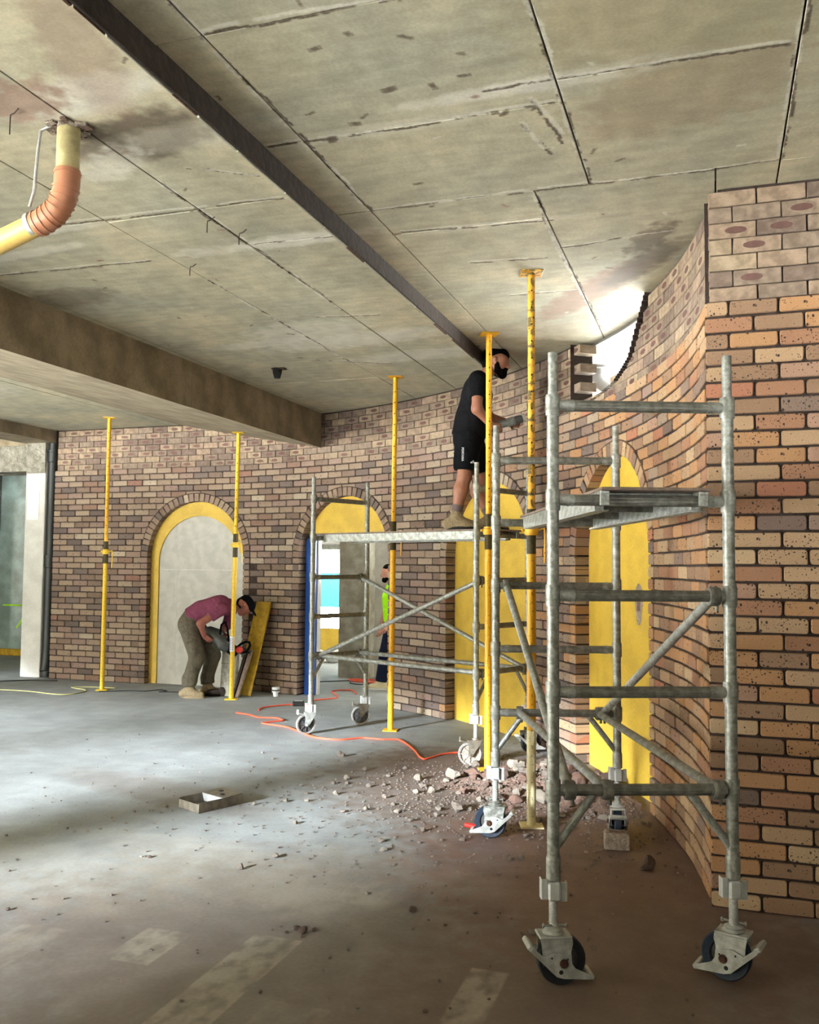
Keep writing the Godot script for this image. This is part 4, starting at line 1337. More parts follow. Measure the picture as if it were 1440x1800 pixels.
func prop(label: String, foot: Vector3, top: Vector3, joint: float, m_low: Material, m_up: Material, faded := 0.0, spin := 0.0) -> Node3D:
	var t := thing("steel_prop", label, "prop", foot, spin, "yellow steel props")
	var e := (top - foot).rotated(Vector3.UP, -spin)
	var at := func(h: float) -> Vector3: return e * (h / e.y)
	obj("base_plate", Shape.new().box(Vector3(0, 0.005, 0), Vector3(0.15, 0.01, 0.15), Basis.IDENTITY, 0.002), M.prop_faded if faded > 0.0 else m_low, t)
	if faded > 0.0:
		obj("faded_foot", Shape.new().tube(at.call(0.01), at.call(faded), 0.0302, -1, 18, false), M.prop_faded, t)
	obj("outer_tube", Shape.new().tube(at.call(maxf(0.01, faded)), at.call(joint - 0.16), 0.0300, -1, 18), m_low, t)
	obj("threaded_sleeve", Shape.new().tube(at.call(joint - 0.16), at.call(joint + 0.14), 0.0312, 0.0312, 18), M.prop_thread, t)
	var p: Vector3 = at.call(joint)
	var n := obj("collar_nut", Shape.new().lathe([Vector2(0.03, -0.035), Vector2(0.042, -0.035), Vector2(0.046, -0.02), Vector2(0.046, 0.012), Vector2(0.04, 0.02), Vector2(0.04, 0.032), Vector2(0.03, 0.032)], Transform3D(Basis.IDENTITY, p), 12), m_low, t)
	obj("pin_lug", Shape.new().box(p + Vector3(-0.05, 0, 0), Vector3(0.03, 0.02, 0.018), Basis.IDENTITY, 0.003), m_low, n)
	var hs := Shape.new().path([p + Vector3(0.04, 0, 0.01), p + Vector3(0.085, 0.012, 0.015), p + Vector3(0.09, -0.03, 0.02), p + Vector3(0.086, -0.22, 0.02)], 0.007, 8)
	obj("handle", hs, m_low, n)
	obj("inner_tube", Shape.new().tube(at.call(joint + 0.02), at.call(e.y - 0.008), 0.0245, -1, 18), m_up, t)
	obj("pin", Shape.new().path([at.call(joint + 0.06) + Vector3(-0.05, 0, 0.0), at.call(joint + 0.06) + Vector3(0.05, 0, 0), at.call(joint + 0.03) + Vector3(0.06, 0, 0.0)], 0.006, 8), M.galv, t)
	obj("top_plate", Shape.new().box(at.call(e.y - 0.004), Vector3(0.15, 0.008, 0.15), Basis.IDENTITY, 0.002), m_up, t)
	var h := joint + 0.24
	if not parts.has("pin_hole"):
		parts.pin_hole = Shape.new().tube(Vector3(0, 0, -0.0249), Vector3(0, 0, 0.0249), 0.0065, -1, 10).mesh()
	while h < e.y - 0.1:
		obj("pin_hole", parts.pin_hole, M.dark, t, Transform3D(Basis.IDENTITY, at.call(h)))
		h += 0.115
	return t


func make_props() -> void:
	prop("slim yellow prop at far left, standing alone before the flat brick wall", Vector3(-7.83, 0, -10.42), Vector3(-7.83, CEIL, -10.42), 1.86, M.prop_lemon, M.prop, 0.0, 0.5)
	var p := prop("yellow prop with a white sticker beside the bending worker", Vector3(-5.80, 0, -10.30), Vector3(-5.79, 3.395, -10.34), 1.95, M.prop_lemon, M.prop_lemon, 0.0, 0.3)
	var st := obj("sticker", Shape.new().tube(Vector3(0, 0.60, 0), Vector3(0, 0.79, 0), 0.0306, -1, 18, false), M.white_paint, p)
	for i in 7:
		obj("sticker_print", Shape.new().box(Vector3(0.012, 0.625 + i * 0.022, 0.0288), Vector3(0.012, 0.010, 0.002)), M.sticker_red if i % 2 else M.sticker_blue, st)
		obj("sticker_print", Shape.new().box(Vector3(-0.013, 0.63 + i * 0.022, 0.0286), Vector3(0.010, 0.012, 0.002)), M.sticker_blue, st)
	prop("tall yellow prop right of the blue doorway, in front of the hi-vis worker", Vector3(-3.19, 0, -8.97), Vector3(-3.17, CEIL, -8.97), 2.02, M.prop, M.prop, 0.0, 0.2)
	prop("orange-yellow prop that cuts across the worker in black", Vector3(-1.81, 0, -7.52), Vector3(-1.81, CEIL, -7.52), 2.0, M.prop, M.prop, 0.0, 0.45)
	prop("paint-worn yellow prop with a faded cream foot behind the near scaffold", Vector3(-1.155, 0, -6.02), Vector3(-1.155, CEIL, -6.02), 1.94, M.prop, M.prop_worn, 0.62, 0.3)


func sdf(out: Shape, bones: Array, cell: float, k: float, inflate := 0.0) -> Shape:
	# joins tapered capsules [a, b, ra, rb, cut] smoothly and meshes the surface (surface nets); cut 1 / 2 / 3 ends a bone flat at a / b / both
	var lo := Vector3.INF
	var hi := -Vector3.INF
	for b in bones:
		for e in [[b[0], b[2]], [b[1], b[3]]]:
			var r: Vector3 = Vector3.ONE * (e[1] + inflate + cell * 3.0)
			lo = lo.min(e[0] - r)
			hi = hi.max(e[0] + r)
	var nx := int((hi.x - lo.x) / cell) + 2
	var ny := int((hi.y - lo.y) / cell) + 2
	var nz := int((hi.z - lo.z) / cell) + 2
	var f := PackedFloat32Array()
	f.resize(nx * ny * nz)
	f.fill(1.0)
	for b in bones:
		var a: Vector3 = b[0]
		var ab: Vector3 = b[1] - a
		var l2 := maxf(ab.length_squared(), 1e-9)
		var ln := sqrt(l2)
		var ra: float = b[2] + inflate
		var rb: float = b[3] + inflate
		var cut: int = b[4] if b.size() > 4 else 0
		var reach := Vector3.ONE * (maxf(ra, rb) + cell * 3.0 + k)
		var l := ((a.min(b[1]) - reach - lo) / cell).max(Vector3.ZERO)
		var h := ((a.max(b[1]) + reach - lo) / cell).min(Vector3(nx - 1, ny - 1, nz - 1))
		for z in range(int(l.z), int(h.z) + 1):
			for y in range(int(l.y), int(h.y) + 1):
				var i := (z * ny + y) * nx + int(l.x)
				for x in range(int(l.x), int(h.x) + 1):
					var p := lo + Vector3(x, y, z) * cell - a
					var u := p.dot(ab) / l2
					var t := clampf(u, 0.0, 1.0)
					var d := (p - ab * t).length() - lerpf(ra, rb, t)
					if cut & 1:
						d = maxf(d, -u * ln)
					if cut & 2:
						d = maxf(d, (u - 1.0) * ln)
					var q := f[i]
					if k > 0.0 and absf(q - d) < k:
						var w := 0.5 + 0.5 * (q - d) / k
						f[i] = lerpf(q, d, w) - k * w * (1.0 - w)
					elif d < q:
						f[i] = d
					i += 1
	# one vertex in each cell that the surface crosses
	var ids := PackedInt32Array()
	ids.resize(nx * ny * nz)
	ids.fill(-1)
	var vs := PackedVector3Array()
	var ns := PackedVector3Array()
	var sx := 1
	var sy := nx
	var sz := nx * ny
	var off := [0, sx, sy, sx + sy, sz, sz + sx, sz + sy, sz + sx + sy]
	var edges := [[0, 1], [2, 3], [4, 5], [6, 7], [0, 2], [1, 3], [4, 6], [5, 7], [0, 4], [1, 5], [2, 6], [3, 7]]
	for z in nz - 1:
		for y in ny - 1:
			var i0 := (z * ny + y) * nx
			for x in nx - 1:
				var i := i0 + x
				var c := f[i]
				if absf(c) > cell * 2.0:
					continue
				var m := 0
				for e in 8:
					if f[i + off[e]] < 0.0:
						m += 1
				if m == 0 or m == 8:
					continue
				var s := Vector3.ZERO
				var n := 0
				for e in edges:
					var fa: float = f[i + off[e[0]]]
					var fb: float = f[i + off[e[1]]]
					if (fa < 0.0) != (fb < 0.0):
						var t := fa / (fa - fb)
						var pa := Vector3(e[0] & 1, (e[0] >> 1) & 1, e[0] >> 2)
						var pb := Vector3(e[1] & 1, (e[1] >> 1) & 1, e[1] >> 2)
						s += pa.lerp(pb, t)
						n += 1
				s /= n
				ids[i] = vs.size()
				vs.push_back(lo + (Vector3(x, y, z) + s) * cell)
				var gx := f[i + sx] - c + f[i + sx + sy + sz] - f[i + sy + sz]
				var gy := f[i + sy] - c + f[i + sx + sy + sz] - f[i + sx + sz]
				var gz := f[i + sz] - c + f[i + sx + sy + sz] - f[i + sx + sy]
				ns.push_back(Vector3(gx, gy, gz).normalized())
	for z in range(1, nz - 1):
		for y in range(1, ny - 1):
			for x in range(1, nx - 1):
				var i := (z * ny + y) * nx + x
				var s := f[i] < 0.0
				for ax in 3:
					var st: int = [sx, sy, sz][ax]
					if s == (f[i + st] < 0.0):
						continue
					var u: int = [sy, sz, sx][ax]
					var w: int = [sz, sx, sy][ax]
					var a := ids[i]
					var b := ids[i - u]
					var c := ids[i - u - w]
					var d := ids[i - w]
					if a < 0 or b < 0 or c < 0 or d < 0:
						continue
					out.tri(vs[a], vs[b], vs[c], ns[a], ns[b], ns[c])
					out.tri(vs[a], vs[c], vs[d], ns[a], ns[c], ns[d])
	return out


func hand(out: Shape, wrist: Vector3, dir: Vector3, palm: Vector3, size: float, curl: float, right: bool) -> void:
	# palm, four unequal fingers bent towards palm, and a thumb from the side
	var d := dir.normalized()
	var n := (palm - d * palm.dot(d)).normalized()
	var s := d.cross(n) * (1.0 if right else -1.0)
	var b := []
	var k := size / 0.19
	for i in 4:
		var o: Vector3 = s * (i - 1.5) * 0.02 * k
		b.append([wrist + o * 0.7, wrist + d * 0.085 * k + o, 0.014 * k, 0.0115 * k])
	for i in 4:
		var ln: float = [0.085, 0.096, 0.09, 0.072][i] * k
		var p: Vector3 = wrist + d * 0.085 * k + s * (i - 1.5) * 0.0205 * k
		var ang := 0.0
		var v := d
		for j in 3:
			ang += curl * [0.8, 1.1, 0.7][j]
			v = d * cos(ang) + n * sin(ang)
			var q: Vector3 = p + v * ln * [0.45, 0.32, 0.23][j]
			b.append([p, q, (0.0105 - 0.001 * j) * k, (0.0095 - 0.001 * j) * k])
			p = q
	var t0 := wrist + d * 0.025 * k - s * 0.03 * k
	var t1 := t0 + (d * 0.6 - s * 0.55 + n * 0.5).normalized() * 0.042 * k
	var t2 := t1 + (d * 0.7 - s * 0.05 + n * 0.8).normalized() * 0.034 * k
	b.append([t0, t1, 0.0135 * k, 0.0115 * k])
	b.append([t1, t2, 0.011 * k, 0.009 * k])
	sdf(out, b, 0.0055, 0.006)


func head(out: Shape, c: Vector3, face: Vector3, up: Vector3, r: float) -> void:
	# skull, jaw, nose, brow, lips, ears; c is the middle of the skull, face and up unit vectors
	var f := face.normalized()
	var u := (up - f * up.dot(f)).normalized()
	var s := f.cross(u)
	var b := [[c - f * r * 0.25 + u * r * 0.18, c + f * r * 0.22 + u * r * 0.2, r * 0.86, r * 0.80], [c + f * r * 0.30 - u * r * 0.2, c + f * r * 0.42 - u * r * 0.75, r * 0.62, r * 0.42],
		[c - s * r * 0.32 - u * r * 0.5 + f * r * 0.1, c + f * r * 0.5 - u * r * 0.85, r * 0.36, r * 0.30], [c + s * r * 0.32 - u * r * 0.5 + f * r * 0.1, c + f * r * 0.5 - u * r * 0.85, r * 0.36, r * 0.30],
		[c + f * r * 0.93 + u * r * 0.05, c + f * r * 1.12 - u * r * 0.30, r * 0.08, r * 0.13], [c + f * r * 0.98 - u * r * 0.34 - s * r * 0.08, c + f * r * 0.98 - u * r * 0.34 + s * r * 0.08, r * 0.11, r * 0.11],
		[c + f * r * 0.84 + u * r * 0.2 - s * r * 0.38, c + f * r * 0.9 + u * r * 0.17 + s * 0.0, r * 0.12, r * 0.1], [c + f * r * 0.84 + u * r * 0.2 + s * r * 0.38, c + f * r * 0.9 + u * r * 0.17, r * 0.12, r * 0.1],
		[c + f * r * 0.86 - u * r * 0.56 - s * r * 0.16, c + f * r * 0.86 - u * r * 0.56 + s * r * 0.16, r * 0.09, r * 0.09], [c + f * r * 0.82 - u * r * 0.68 - s * r * 0.14, c + f * r * 0.82 - u * r * 0.68 + s * r * 0.14, r * 0.1, r * 0.1]]
	for e in [-1.0, 1.0]:
		b.append([c + s * e * r * 0.83 + u * r * 0.12 - f * r * 0.05, c + s * e * r * 0.80 - u * r * 0.28 + f * r * 0.02, r * 0.13, r * 0.09])
		b.append([c + s * e * r * 0.92 + u * r * 0.14 - f * r * 0.12, c + s * e * r * 0.88 - u * r * 0.1 - f * r * 0.12, r * 0.09, r * 0.07])
	sdf(out, b, 0.0065, 0.012)


func eyes(parent: Node3D, c: Vector3, face: Vector3, up: Vector3, r: float) -> void:
	var f := face.normalized()
	var u := (up - f * up.dot(f)).normalized()
	var s := f.cross(u)
	for e in [-1.0, 1.0]:
		var p: Vector3 = c + f * r * 0.80 + s * e * r * 0.34 - u * r * 0.02
		var o := obj("eye", Shape.new().ball(p, Vector3.ONE * r * 0.10, 10, 8), M.eye, parent)
		obj("iris", Shape.new().ball(p + f * r * 0.06, Vector3.ONE * r * 0.055, 8, 6), M.hair, o)
		obj("eyebrow", Shape.new().path([p + u * r * 0.22 - s * e * r * 0.17 + f * r * 0.05, p + u * r * 0.27 + f * r * 0.06, p + u * r * 0.2 + s * e * r * 0.2 - f * r * 0.03], r * 0.045, 6), M.hair, parent)


func boot(parent: Node3D, ankle: Vector3, heel: Vector3, toe: Vector3, m: Material, sole: Material, high := 0.13) -> void:
	var b := [[ankle + Vector3.UP * (high - 0.08), ankle, 0.052, 0.052, 1], [ankle, heel + Vector3.UP * 0.052, 0.052, 0.045], [heel + Vector3.UP * 0.052, heel.lerp(toe, 0.62) + Vector3.UP * 0.05, 0.042, 0.046], [ankle + Vector3.UP * 0.01, heel.lerp(toe, 0.55) + Vector3.UP * 0.06, 0.05, 0.042], [heel.lerp(toe, 0.6) + Vector3.UP * 0.048, toe - (toe - heel).normalized() * 0.04 + Vector3.UP * 0.045, 0.046, 0.038]]
	var s := Shape.new()
	sdf(s, b, 0.008, 0.02)
	var o := obj("boot", s, m, parent)
	var d := (toe - heel).normalized()
	var w := d.cross(Vector3.UP).normalized()
	var p := PackedVector2Array()
	var ln := (toe - heel).length()
	for i in 20:
		var t := TAU * i / 20
		var x := cos(t)
		p.push_back(Vector2(ln / 2 * 1.02 * x, sin(t) * (0.046 if x > -0.2 else 0.040)))
	obj("sole", Shape.new().prism(p, 0.0, 0.026, Transform3D(Basis(d, w, Vector3.UP) if d.cross(w).dot(Vector3.UP) > 0 else Basis(d, -w, Vector3.UP), (heel + toe) / 2), 0.003), sole, o)
	for i in 3:
		var q := heel.lerp(toe, 0.42 + 0.09 * i) + Vector3.UP * (0.108 - 0.012 * i)
		obj("lace", Shape.new().path([q - w * 0.03 - Vector3.UP * 0.008, q, q + w * 0.03 - Vector3.UP * 0.008], 0.004, 6), sole, o)


func make_people() -> void:
	# every figure is built facing +x, its right hand side to +z; Node3D turns it
	var V := func(u: float, v: float, w: float) -> Vector3: return Vector3(u, v, w)
	# --- worker in black on the scaffold platform
	var t := thing("person", "bearded worker in black tee and shorts standing on the far scaffold with a power tool", "person", Vector3(-2.125, 2.026, -8.03), deg_to_rad(18.5))
	var an_r := Vector3(-0.11, 0.10, 0.10)
	var kn_r := Vector3(-0.04, 0.48, 0.11)
	var hp_r := Vector3(0.0, 0.86, 0.09)
	var an_l := Vector3(0.21, 0.10, -0.12)
	var kn_l := Vector3(0.13, 0.48, -0.12)
	var hp_l := Vector3(0.02, 0.86, -0.09)
	var pel := Vector3(0.01, 0.90, 0.0)
	var chest := Vector3(0.075, 1.22, 0.0)
	var sh_r := Vector3(0.075, 1.345, 0.19)
	var sh_l := Vector3(0.11, 1.345, -0.18)
	var neck := Vector3(0.145, 1.43, 0.0)
	var hc := Vector3(0.255, 1.55, 0.0)
	var hf := Vector3(1.0, -0.16, 0.10).normalized()
	var el_r := Vector3(0.06, 1.07, 0.26)
	var wr_r := Vector3(0.20, 0.935, 0.17)
	var el_l := Vector3(0.20, 1.08, -0.22)
	var wr_l := Vector3(0.385, 1.0, -0.09)
	var body := Shape.new()
	sdf(body, [[an_r - Vector3(0, 0.03, 0), an_r + Vector3.UP * 0.06, 0.04, 0.042], [an_r + Vector3.UP * 0.05, kn_r + Vector3(-0.03, -0.12, 0), 0.042, 0.066], [kn_r + Vector3(-0.03, -0.12, 0), kn_r, 0.066, 0.060], [kn_r, hp_r, 0.064, 0.10],
		[an_l - Vector3(0, 0.03, 0), an_l + Vector3.UP * 0.06, 0.04, 0.042], [an_l + Vector3.UP * 0.05, kn_l + Vector3(-0.03, -0.12, 0), 0.042, 0.066], [kn_l + Vector3(-0.03, -0.12, 0), kn_l, 0.066, 0.060], [kn_l, hp_l, 0.064, 0.10],
		[hp_r, pel, 0.10, 0.12], [hp_l, pel, 0.10, 0.12], [pel + V.call(0.01, 0, 0.05), chest + V.call(0, 0, 0.07), 0.125, 0.125], [pel + V.call(0.01, 0, -0.05), chest + V.call(0, 0, -0.07), 0.125, 0.125], [chest + V.call(0, 0.06, 0.1), chest + V.call(0, 0.06, -0.1), 0.10, 0.10],
		[sh_r, sh_l, 0.062, 0.062], [neck - V.call(0.03, 0.06, 0), hc - V.call(0.05, 0.06, 0), 0.064, 0.058], [sh_r, el_r, 0.056, 0.047], [el_r, wr_r, 0.047, 0.031], [sh_l, el_l, 0.056, 0.047], [el_l, wr_l, 0.047, 0.031]], 0.013, 0.03)
	head(body, hc, hf, Vector3.UP, 0.108)
	hand(body, wr_r, Vector3(0.8, -0.05, -0.45), Vector3(0.3, -0.2, -1), 0.185, 0.75, true)
	hand(body, wr_l, Vector3(0.75, -0.12, 0.5), Vector3(0.2, -0.1, 1), 0.185, 0.8, false)
	obj("body", body, M.skin, t)
	eyes(t, hc, hf, Vector3.UP, 0.108)
	var hair := Shape.new()
	sdf(hair, [[hc + V.call(-0.03, 0.055, 0), hc + V.call(0.045, 0.060, 0), 0.088, 0.072], [hc + V.call(-0.075, -0.015, 0.0), hc + V.call(-0.05, 0.05, 0), 0.06, 0.08], [hc + V.call(0.05, 0.075, 0.02), hc + V.call(0.088, 0.058, 0.0), 0.045, 0.032]], 0.008, 0.02)
	obj("hair", hair, M.hair, t)
	var beard := Shape.new()
	var bf := hf
	var bu := (Vector3.UP - bf * Vector3.UP.dot(bf)).normalized()
	var bs := bf.cross(bu)
	var bb := [[hc + bf * 0.072 - bu * 0.078, hc + bf * 0.066 - bu * 0.098, 0.043, 0.040]]
	for e in [-1.0, 1.0]:
		bb.append([hc + bs * e * 0.076 + bf * 0.012 - bu * 0.03, hc + bs * e * 0.06 + bf * 0.028 - bu * 0.085, 0.022, 0.032])
		bb.append([hc + bs * e * 0.055 + bf * 0.03 - bu * 0.085, hc + bf * 0.075 - bu * 0.105, 0.032, 0.038])
		bb.append([hc + bs * e * 0.03 + bf * 0.098 - bu * 0.055, hc + bf * 0.106 - bu * 0.05, 0.011, 0.012])
	sdf(beard, bb, 0.007, 0.012)
	obj("beard", beard, M.hair, t)
	var tee := Shape.new()
	sdf(tee, [[pel + V.call(-0.012, -0.045, 0.055), pel + V.call(0.03, 0.12, 0.06), 0.155, 0.155, 1], [pel + V.call(-0.012, -0.045, -0.055), pel + V.call(0.03, 0.12, -0.06), 0.155, 0.155, 1], [pel + V.call(0.03, 0.12, 0.06), chest + V.call(0.0, 0, 0.075), 0.155, 0.142], [pel + V.call(0.03, 0.12, -0.06), chest + V.call(0.0, 0, -0.075), 0.155, 0.142],
		[chest + V.call(-0.005, 0.07, 0.1), chest + V.call(-0.005, 0.07, -0.1), 0.118, 0.118], [sh_r, sh_l, 0.076, 0.076], [sh_r, sh_r.lerp(el_r, 0.62), 0.080, 0.079, 2], [sh_l, sh_l.lerp(el_l, 0.62), 0.080, 0.079, 2], [chest + V.call(0, 0.1, 0), neck - V.call(0.005, 0.015, 0), 0.09, 0.066, 2]], 0.013, 0.035)
	obj("tee", tee, M.tee_black, t)
	var sho := Shape.new()
	sdf(sho, [[pel + V.call(-0.01, -0.06, 0.05), pel + V.call(-0.01, 0.06, 0.05), 0.14, 0.14, 2], [pel + V.call(-0.01, -0.06, -0.05), pel + V.call(-0.01, 0.06, -0.05), 0.14, 0.14, 2], [hp_r, kn_r.lerp(hp_r, 0.14), 0.125, 0.108, 2], [hp_l, kn_l.lerp(hp_l, 0.14), 0.125, 0.108, 2]], 0.013, 0.03)
	var so := obj("shorts", sho, M.shorts_black, t)
	# print down the right leg: letters and three slanted bars
	var tm := TextMesh.new()
	var font := SystemFont.new()
	font.font_names = PackedStringArray(["Droid Sans"])
	font.font_weight = 700
	tm.font = font
	tm.text = "PENTANA"
	tm.font_size = 30
	tm.pixel_size = 0.0009
	tm.depth = 0.004
	obj("leg_print", tm, M.print_white, so, Transform3D(Basis(Vector3.BACK, -PI / 2).rotated(Vector3.UP, -0.35), Vector3(-0.062, 0.67, 0.207)))
	for i in 3:
		obj("slanted_bar", Shape.new().box(Vector3(0.012 + 0.012 * i, 0.592 + 0.004 * i, 0.226 - 0.003 * i), Vector3(0.007, 0.012 + 0.008 * i, 0.003), Basis(Vector3.BACK, 0.45)), M.print_white, so)
	for e in [[an_r, Vector3(-0.19, 0.0, 0.10), Vector3(0.08, 0.0, 0.13)], [an_l, Vector3(0.11, 0.0, -0.12), Vector3(0.385, 0.0, -0.09)]]:
		boot(t, e[0], e[1], e[2], M.boot_tan, M.sole, 0.15)
		var up: Vector3 = ((kn_r if e[0] == an_r else kn_l) + Vector3(-0.03, -0.12, 0) - e[0] - Vector3(0, 0.05, 0)).normalized()
		obj("sock", Shape.new().tube(e[0] + Vector3.UP * 0.05, e[0] + Vector3.UP * 0.05 + up * 0.075, 0.050, 0.054, 16, false), M.sock, t)
	# power tool in his hands
	var tool := thing("power_tool", "grey straight grinder held out by the worker in black", "power tool", t.transform * Vector3(0.25, 0.95, 0.06), deg_to_rad(18.5))
	var ax := Vector3(0.93, 0.28, -0.06).normalized()
	var tb := Basis(ax.cross(Vector3.BACK).normalized() * -1.0, ax, Vector3.BACK)
	tb = Basis(Quaternion(Vector3.UP, ax))
	obj("motor_body", Shape.new().lathe([Vector2(0.0, -0.06), Vector2(0.03, -0.06), Vector2(0.036, -0.03), Vector2(0.036, 0.10), Vector2(0.042, 0.11), Vector2(0.042, 0.17), Vector2(0.034, 0.18), Vector2(0.0, 0.18)], Transform3D(tb, Vector3.ZERO), 18), M.tool_light, tool)
	obj("gear_head", Shape.new().lathe([Vector2(0.0, 0.18), Vector2(0.036, 0.18), Vector2(0.04, 0.2), Vector2(0.034, 0.25), Vector2(0.0, 0.25)], Transform3D(tb, Vector3.ZERO), 18), M.tool_grey, tool)
	obj("chuck_ring", Shape.new().lathe([Vector2(0.0, 0.25), Vector2(0.041, 0.25), Vector2(0.041, 0.275), Vector2(0.0, 0.28)], Transform3D(tb, Vector3.ZERO), 18), M.zinc, tool)
	obj("grip", Shape.new().path([Vector3(0.0, -0.03, 0.01), Vector3(-0.02, -0.07, 0.05), Vector3(-0.03, -0.1, 0.08)], 0.02, 10), M.tool_grey, tool)
	obj("lead", Shape.new().path([Vector3(-0.04, -0.03, 0), Vector3(-0.01, -0.14, 0.02), Vector3(0.01, -0.4, 0.03), Vector3(-0.03, -0.6, 0.04), Vector3(-0.06, -0.8, 0.0), Vector3(0.05, -0.93, -0.02)], 0.006, 7), M.cord_dark, tool)

	# --- worker bending over the saw
	t = thing("person", "worker in pink shirt and khaki work trousers bending over a saw before the white arch", "person", Vector3(-6.32, 0, -10.33), deg_to_rad(18.5))
	an_r = Vector3(-0.06, 0.12, 0.10)
	kn_r = Vector3(0.03, 0.52, 0.13)
	hp_r = Vector3(-0.09, 0.92, 0.09)
	an_l = Vector3(0.11, 0.12, -0.15)
	kn_l = Vector3(0.17, 0.52, -0.13)
	hp_l = Vector3(-0.06, 0.92, -0.09)
	pel = Vector3(-0.07, 0.96, 0.0)
	var waist := Vector3(0.05, 1.10, 0)
	chest = Vector3(0.27, 1.175, 0.0)
	sh_r = Vector3(0.34, 1.13, 0.19)
	sh_l = Vector3(0.39, 1.11, -0.19)
	neck = Vector3(0.45, 1.185, 0.0)
	hc = Vector3(0.595, 1.165, 0.0)
	hf = Vector3(0.55, -0.83, 0.0).normalized()
	var hu := Vector3(0.83, 0.55, 0).normalized()
	el_r = Vector3(0.10, 0.955, 0.30)
	wr_r = Vector3(0.12, 0.80, 0.17)
	el_l = Vector3(0.32, 0.90, -0.26)
	wr_l = Vector3(0.30, 0.82, -0.05)
	body = Shape.new()
	sdf(body, [[an_r, kn_r, 0.045, 0.058], [kn_r, hp_r, 0.062, 0.09], [an_l, kn_l, 0.045, 0.058], [kn_l, hp_l, 0.062, 0.09], [hp_r, hp_l, 0.11, 0.11], [pel, waist, 0.12, 0.11], [waist + V.call(0, 0, 0.05), chest + V.call(0, 0, 0.07), 0.105, 0.115], [waist + V.call(0, 0, -0.05), chest + V.call(0, 0, -0.07), 0.105, 0.115],
		[sh_r, sh_l, 0.06, 0.06], [neck - V.call(0.06, 0, 0), hc - hu * 0.05, 0.062, 0.056], [sh_r, el_r, 0.054, 0.046], [el_r, wr_r, 0.046, 0.033], [sh_l, el_l, 0.054, 0.046], [el_l, wr_l, 0.046, 0.033]], 0.015, 0.03)
	head(body, hc, hf, hu, 0.105)
	hand(body, wr_r, Vector3(0.5, -0.55, -0.25), Vector3(0.5, 0.2, -1), 0.19, 0.7, true)
	hand(body, wr_l, Vector3(0.4, -0.4, 0.2), Vector3(0.1, -0.3, 1), 0.19, 0.8, false)
	obj("body", body, M.skin_tan, t)
	eyes(t, hc, hf, hu, 0.105)
	var cap := Shape.new()
	sdf(cap, [[hc + hu * 0.05 - hf * 0.03, hc + hu * 0.055 + hf * 0.035, 0.082, 0.078], [hc - hf * 0.065 - hu * 0.01, hc - hf * 0.05 + hu * 0.04, 0.062, 0.078]], 0.009, 0.02)
	obj("cap", cap, M.cap_black, t)
	obj("cap_peak", Shape.new().ball(hc + hf * 0.125 + hu * 0.055, Vector3(0.07, 0.012, 0.07), 16, 6, Basis(hf, hu, hf.cross(hu))), M.cap_black, t)
	obj("ear_muff_band", Shape.new().path([hc + Vector3(-0.03, -0.02, 0.09), hc + Vector3(-0.09, 0.03, 0.05), hc + Vector3(-0.1, 0.05, 0), hc + Vector3(-0.09, 0.03, -0.05), hc + Vector3(-0.03, -0.02, -0.09)], 0.01, 8), M.cap_black, t)
	var shirt := Shape.new()
	sdf(shirt, [[pel + V.call(-0.02, 0.05, 0.05), waist + V.call(0, -0.005, 0.05), 0.135, 0.135, 1], [pel + V.call(-0.02, 0.05, -0.05), waist + V.call(0, -0.005, -0.05), 0.135, 0.135, 1], [waist + V.call(0, -0.005, 0.05), chest + V.call(0, -0.005, 0.075), 0.135, 0.135], [waist + V.call(0, -0.005, -0.05), chest + V.call(0, -0.005, -0.075), 0.135, 0.135], [sh_r, sh_l, 0.078, 0.078], [chest + V.call(0.04, 0, 0), neck - V.call(0.0, 0.005, 0), 0.115, 0.07, 2],
		[sh_r, sh_r.lerp(el_r, 0.55), 0.076, 0.074, 2], [sh_l, el_l, 0.076, 0.062], [el_l, el_l.lerp(wr_l, 0.45), 0.062, 0.055, 2]], 0.014, 0.03)
	obj("shirt", shirt, M.shirt_pink, t)
	var pants := Shape.new()
	sdf(pants, [[pel + V.call(0.03, 0.09, 0.04), pel + V.call(-0.03, -0.03, 0.06), 0.132, 0.145, 1], [pel + V.call(0.03, 0.09, -0.04), pel + V.call(-0.03, -0.03, -0.06), 0.132, 0.145, 1], [hp_r + V.call(0.0, -0.02, 0.01), kn_r, 0.128, 0.103], [hp_l + V.call(0.0, -0.02, -0.01), kn_l, 0.128, 0.103], [kn_r, an_r + V.call(-0.02, 0.10, 0), 0.103, 0.080], [kn_l, an_l + V.call(-0.01, 0.10, 0), 0.103, 0.080], [an_r + V.call(-0.02, 0.12, 0), an_r + V.call(-0.01, 0.03, 0), 0.086, 0.09, 2], [an_l + V.call(-0.01, 0.12, 0), an_l + V.call(0, 0.03, 0), 0.086, 0.09, 2],
		[kn_r + V.call(-0.03, 0.17, 0.095), kn_r + V.call(-0.03, 0.05, 0.085), 0.055, 0.05], [kn_r + V.call(-0.05, -0.15, 0.0), kn_r + V.call(-0.05, -0.3, 0.0), 0.075, 0.06]], 0.014, 0.025)
	var po := obj("work_trousers", pants, M.pants_khaki, t)
	obj("pocket_flap", Shape.new().box(Vector3(-0.03, 0.72, 0.24), Vector3(0.12, 0.03, 0.012), Basis(Vector3.BACK, 0.25), 0.004), M.pants_khaki, po)
	boot(t, an_r, Vector3(-0.16, 0, 0.09), Vector3(0.13, 0, 0.13), M.boot_tan, M.sole_tan, 0.17)
	boot(t, an_l, Vector3(0.03, 0, -0.15), Vector3(0.31, 0, -0.13), M.boot_tan, M.sole_tan, 0.17)
	tool = thing("cut_off_saw", "dark cut-off saw with a red and black guard in the bending worker's hands", "power saw", t.transform * Vector3(0.3, 0.72, 0.03), deg_to_rad(18.5))
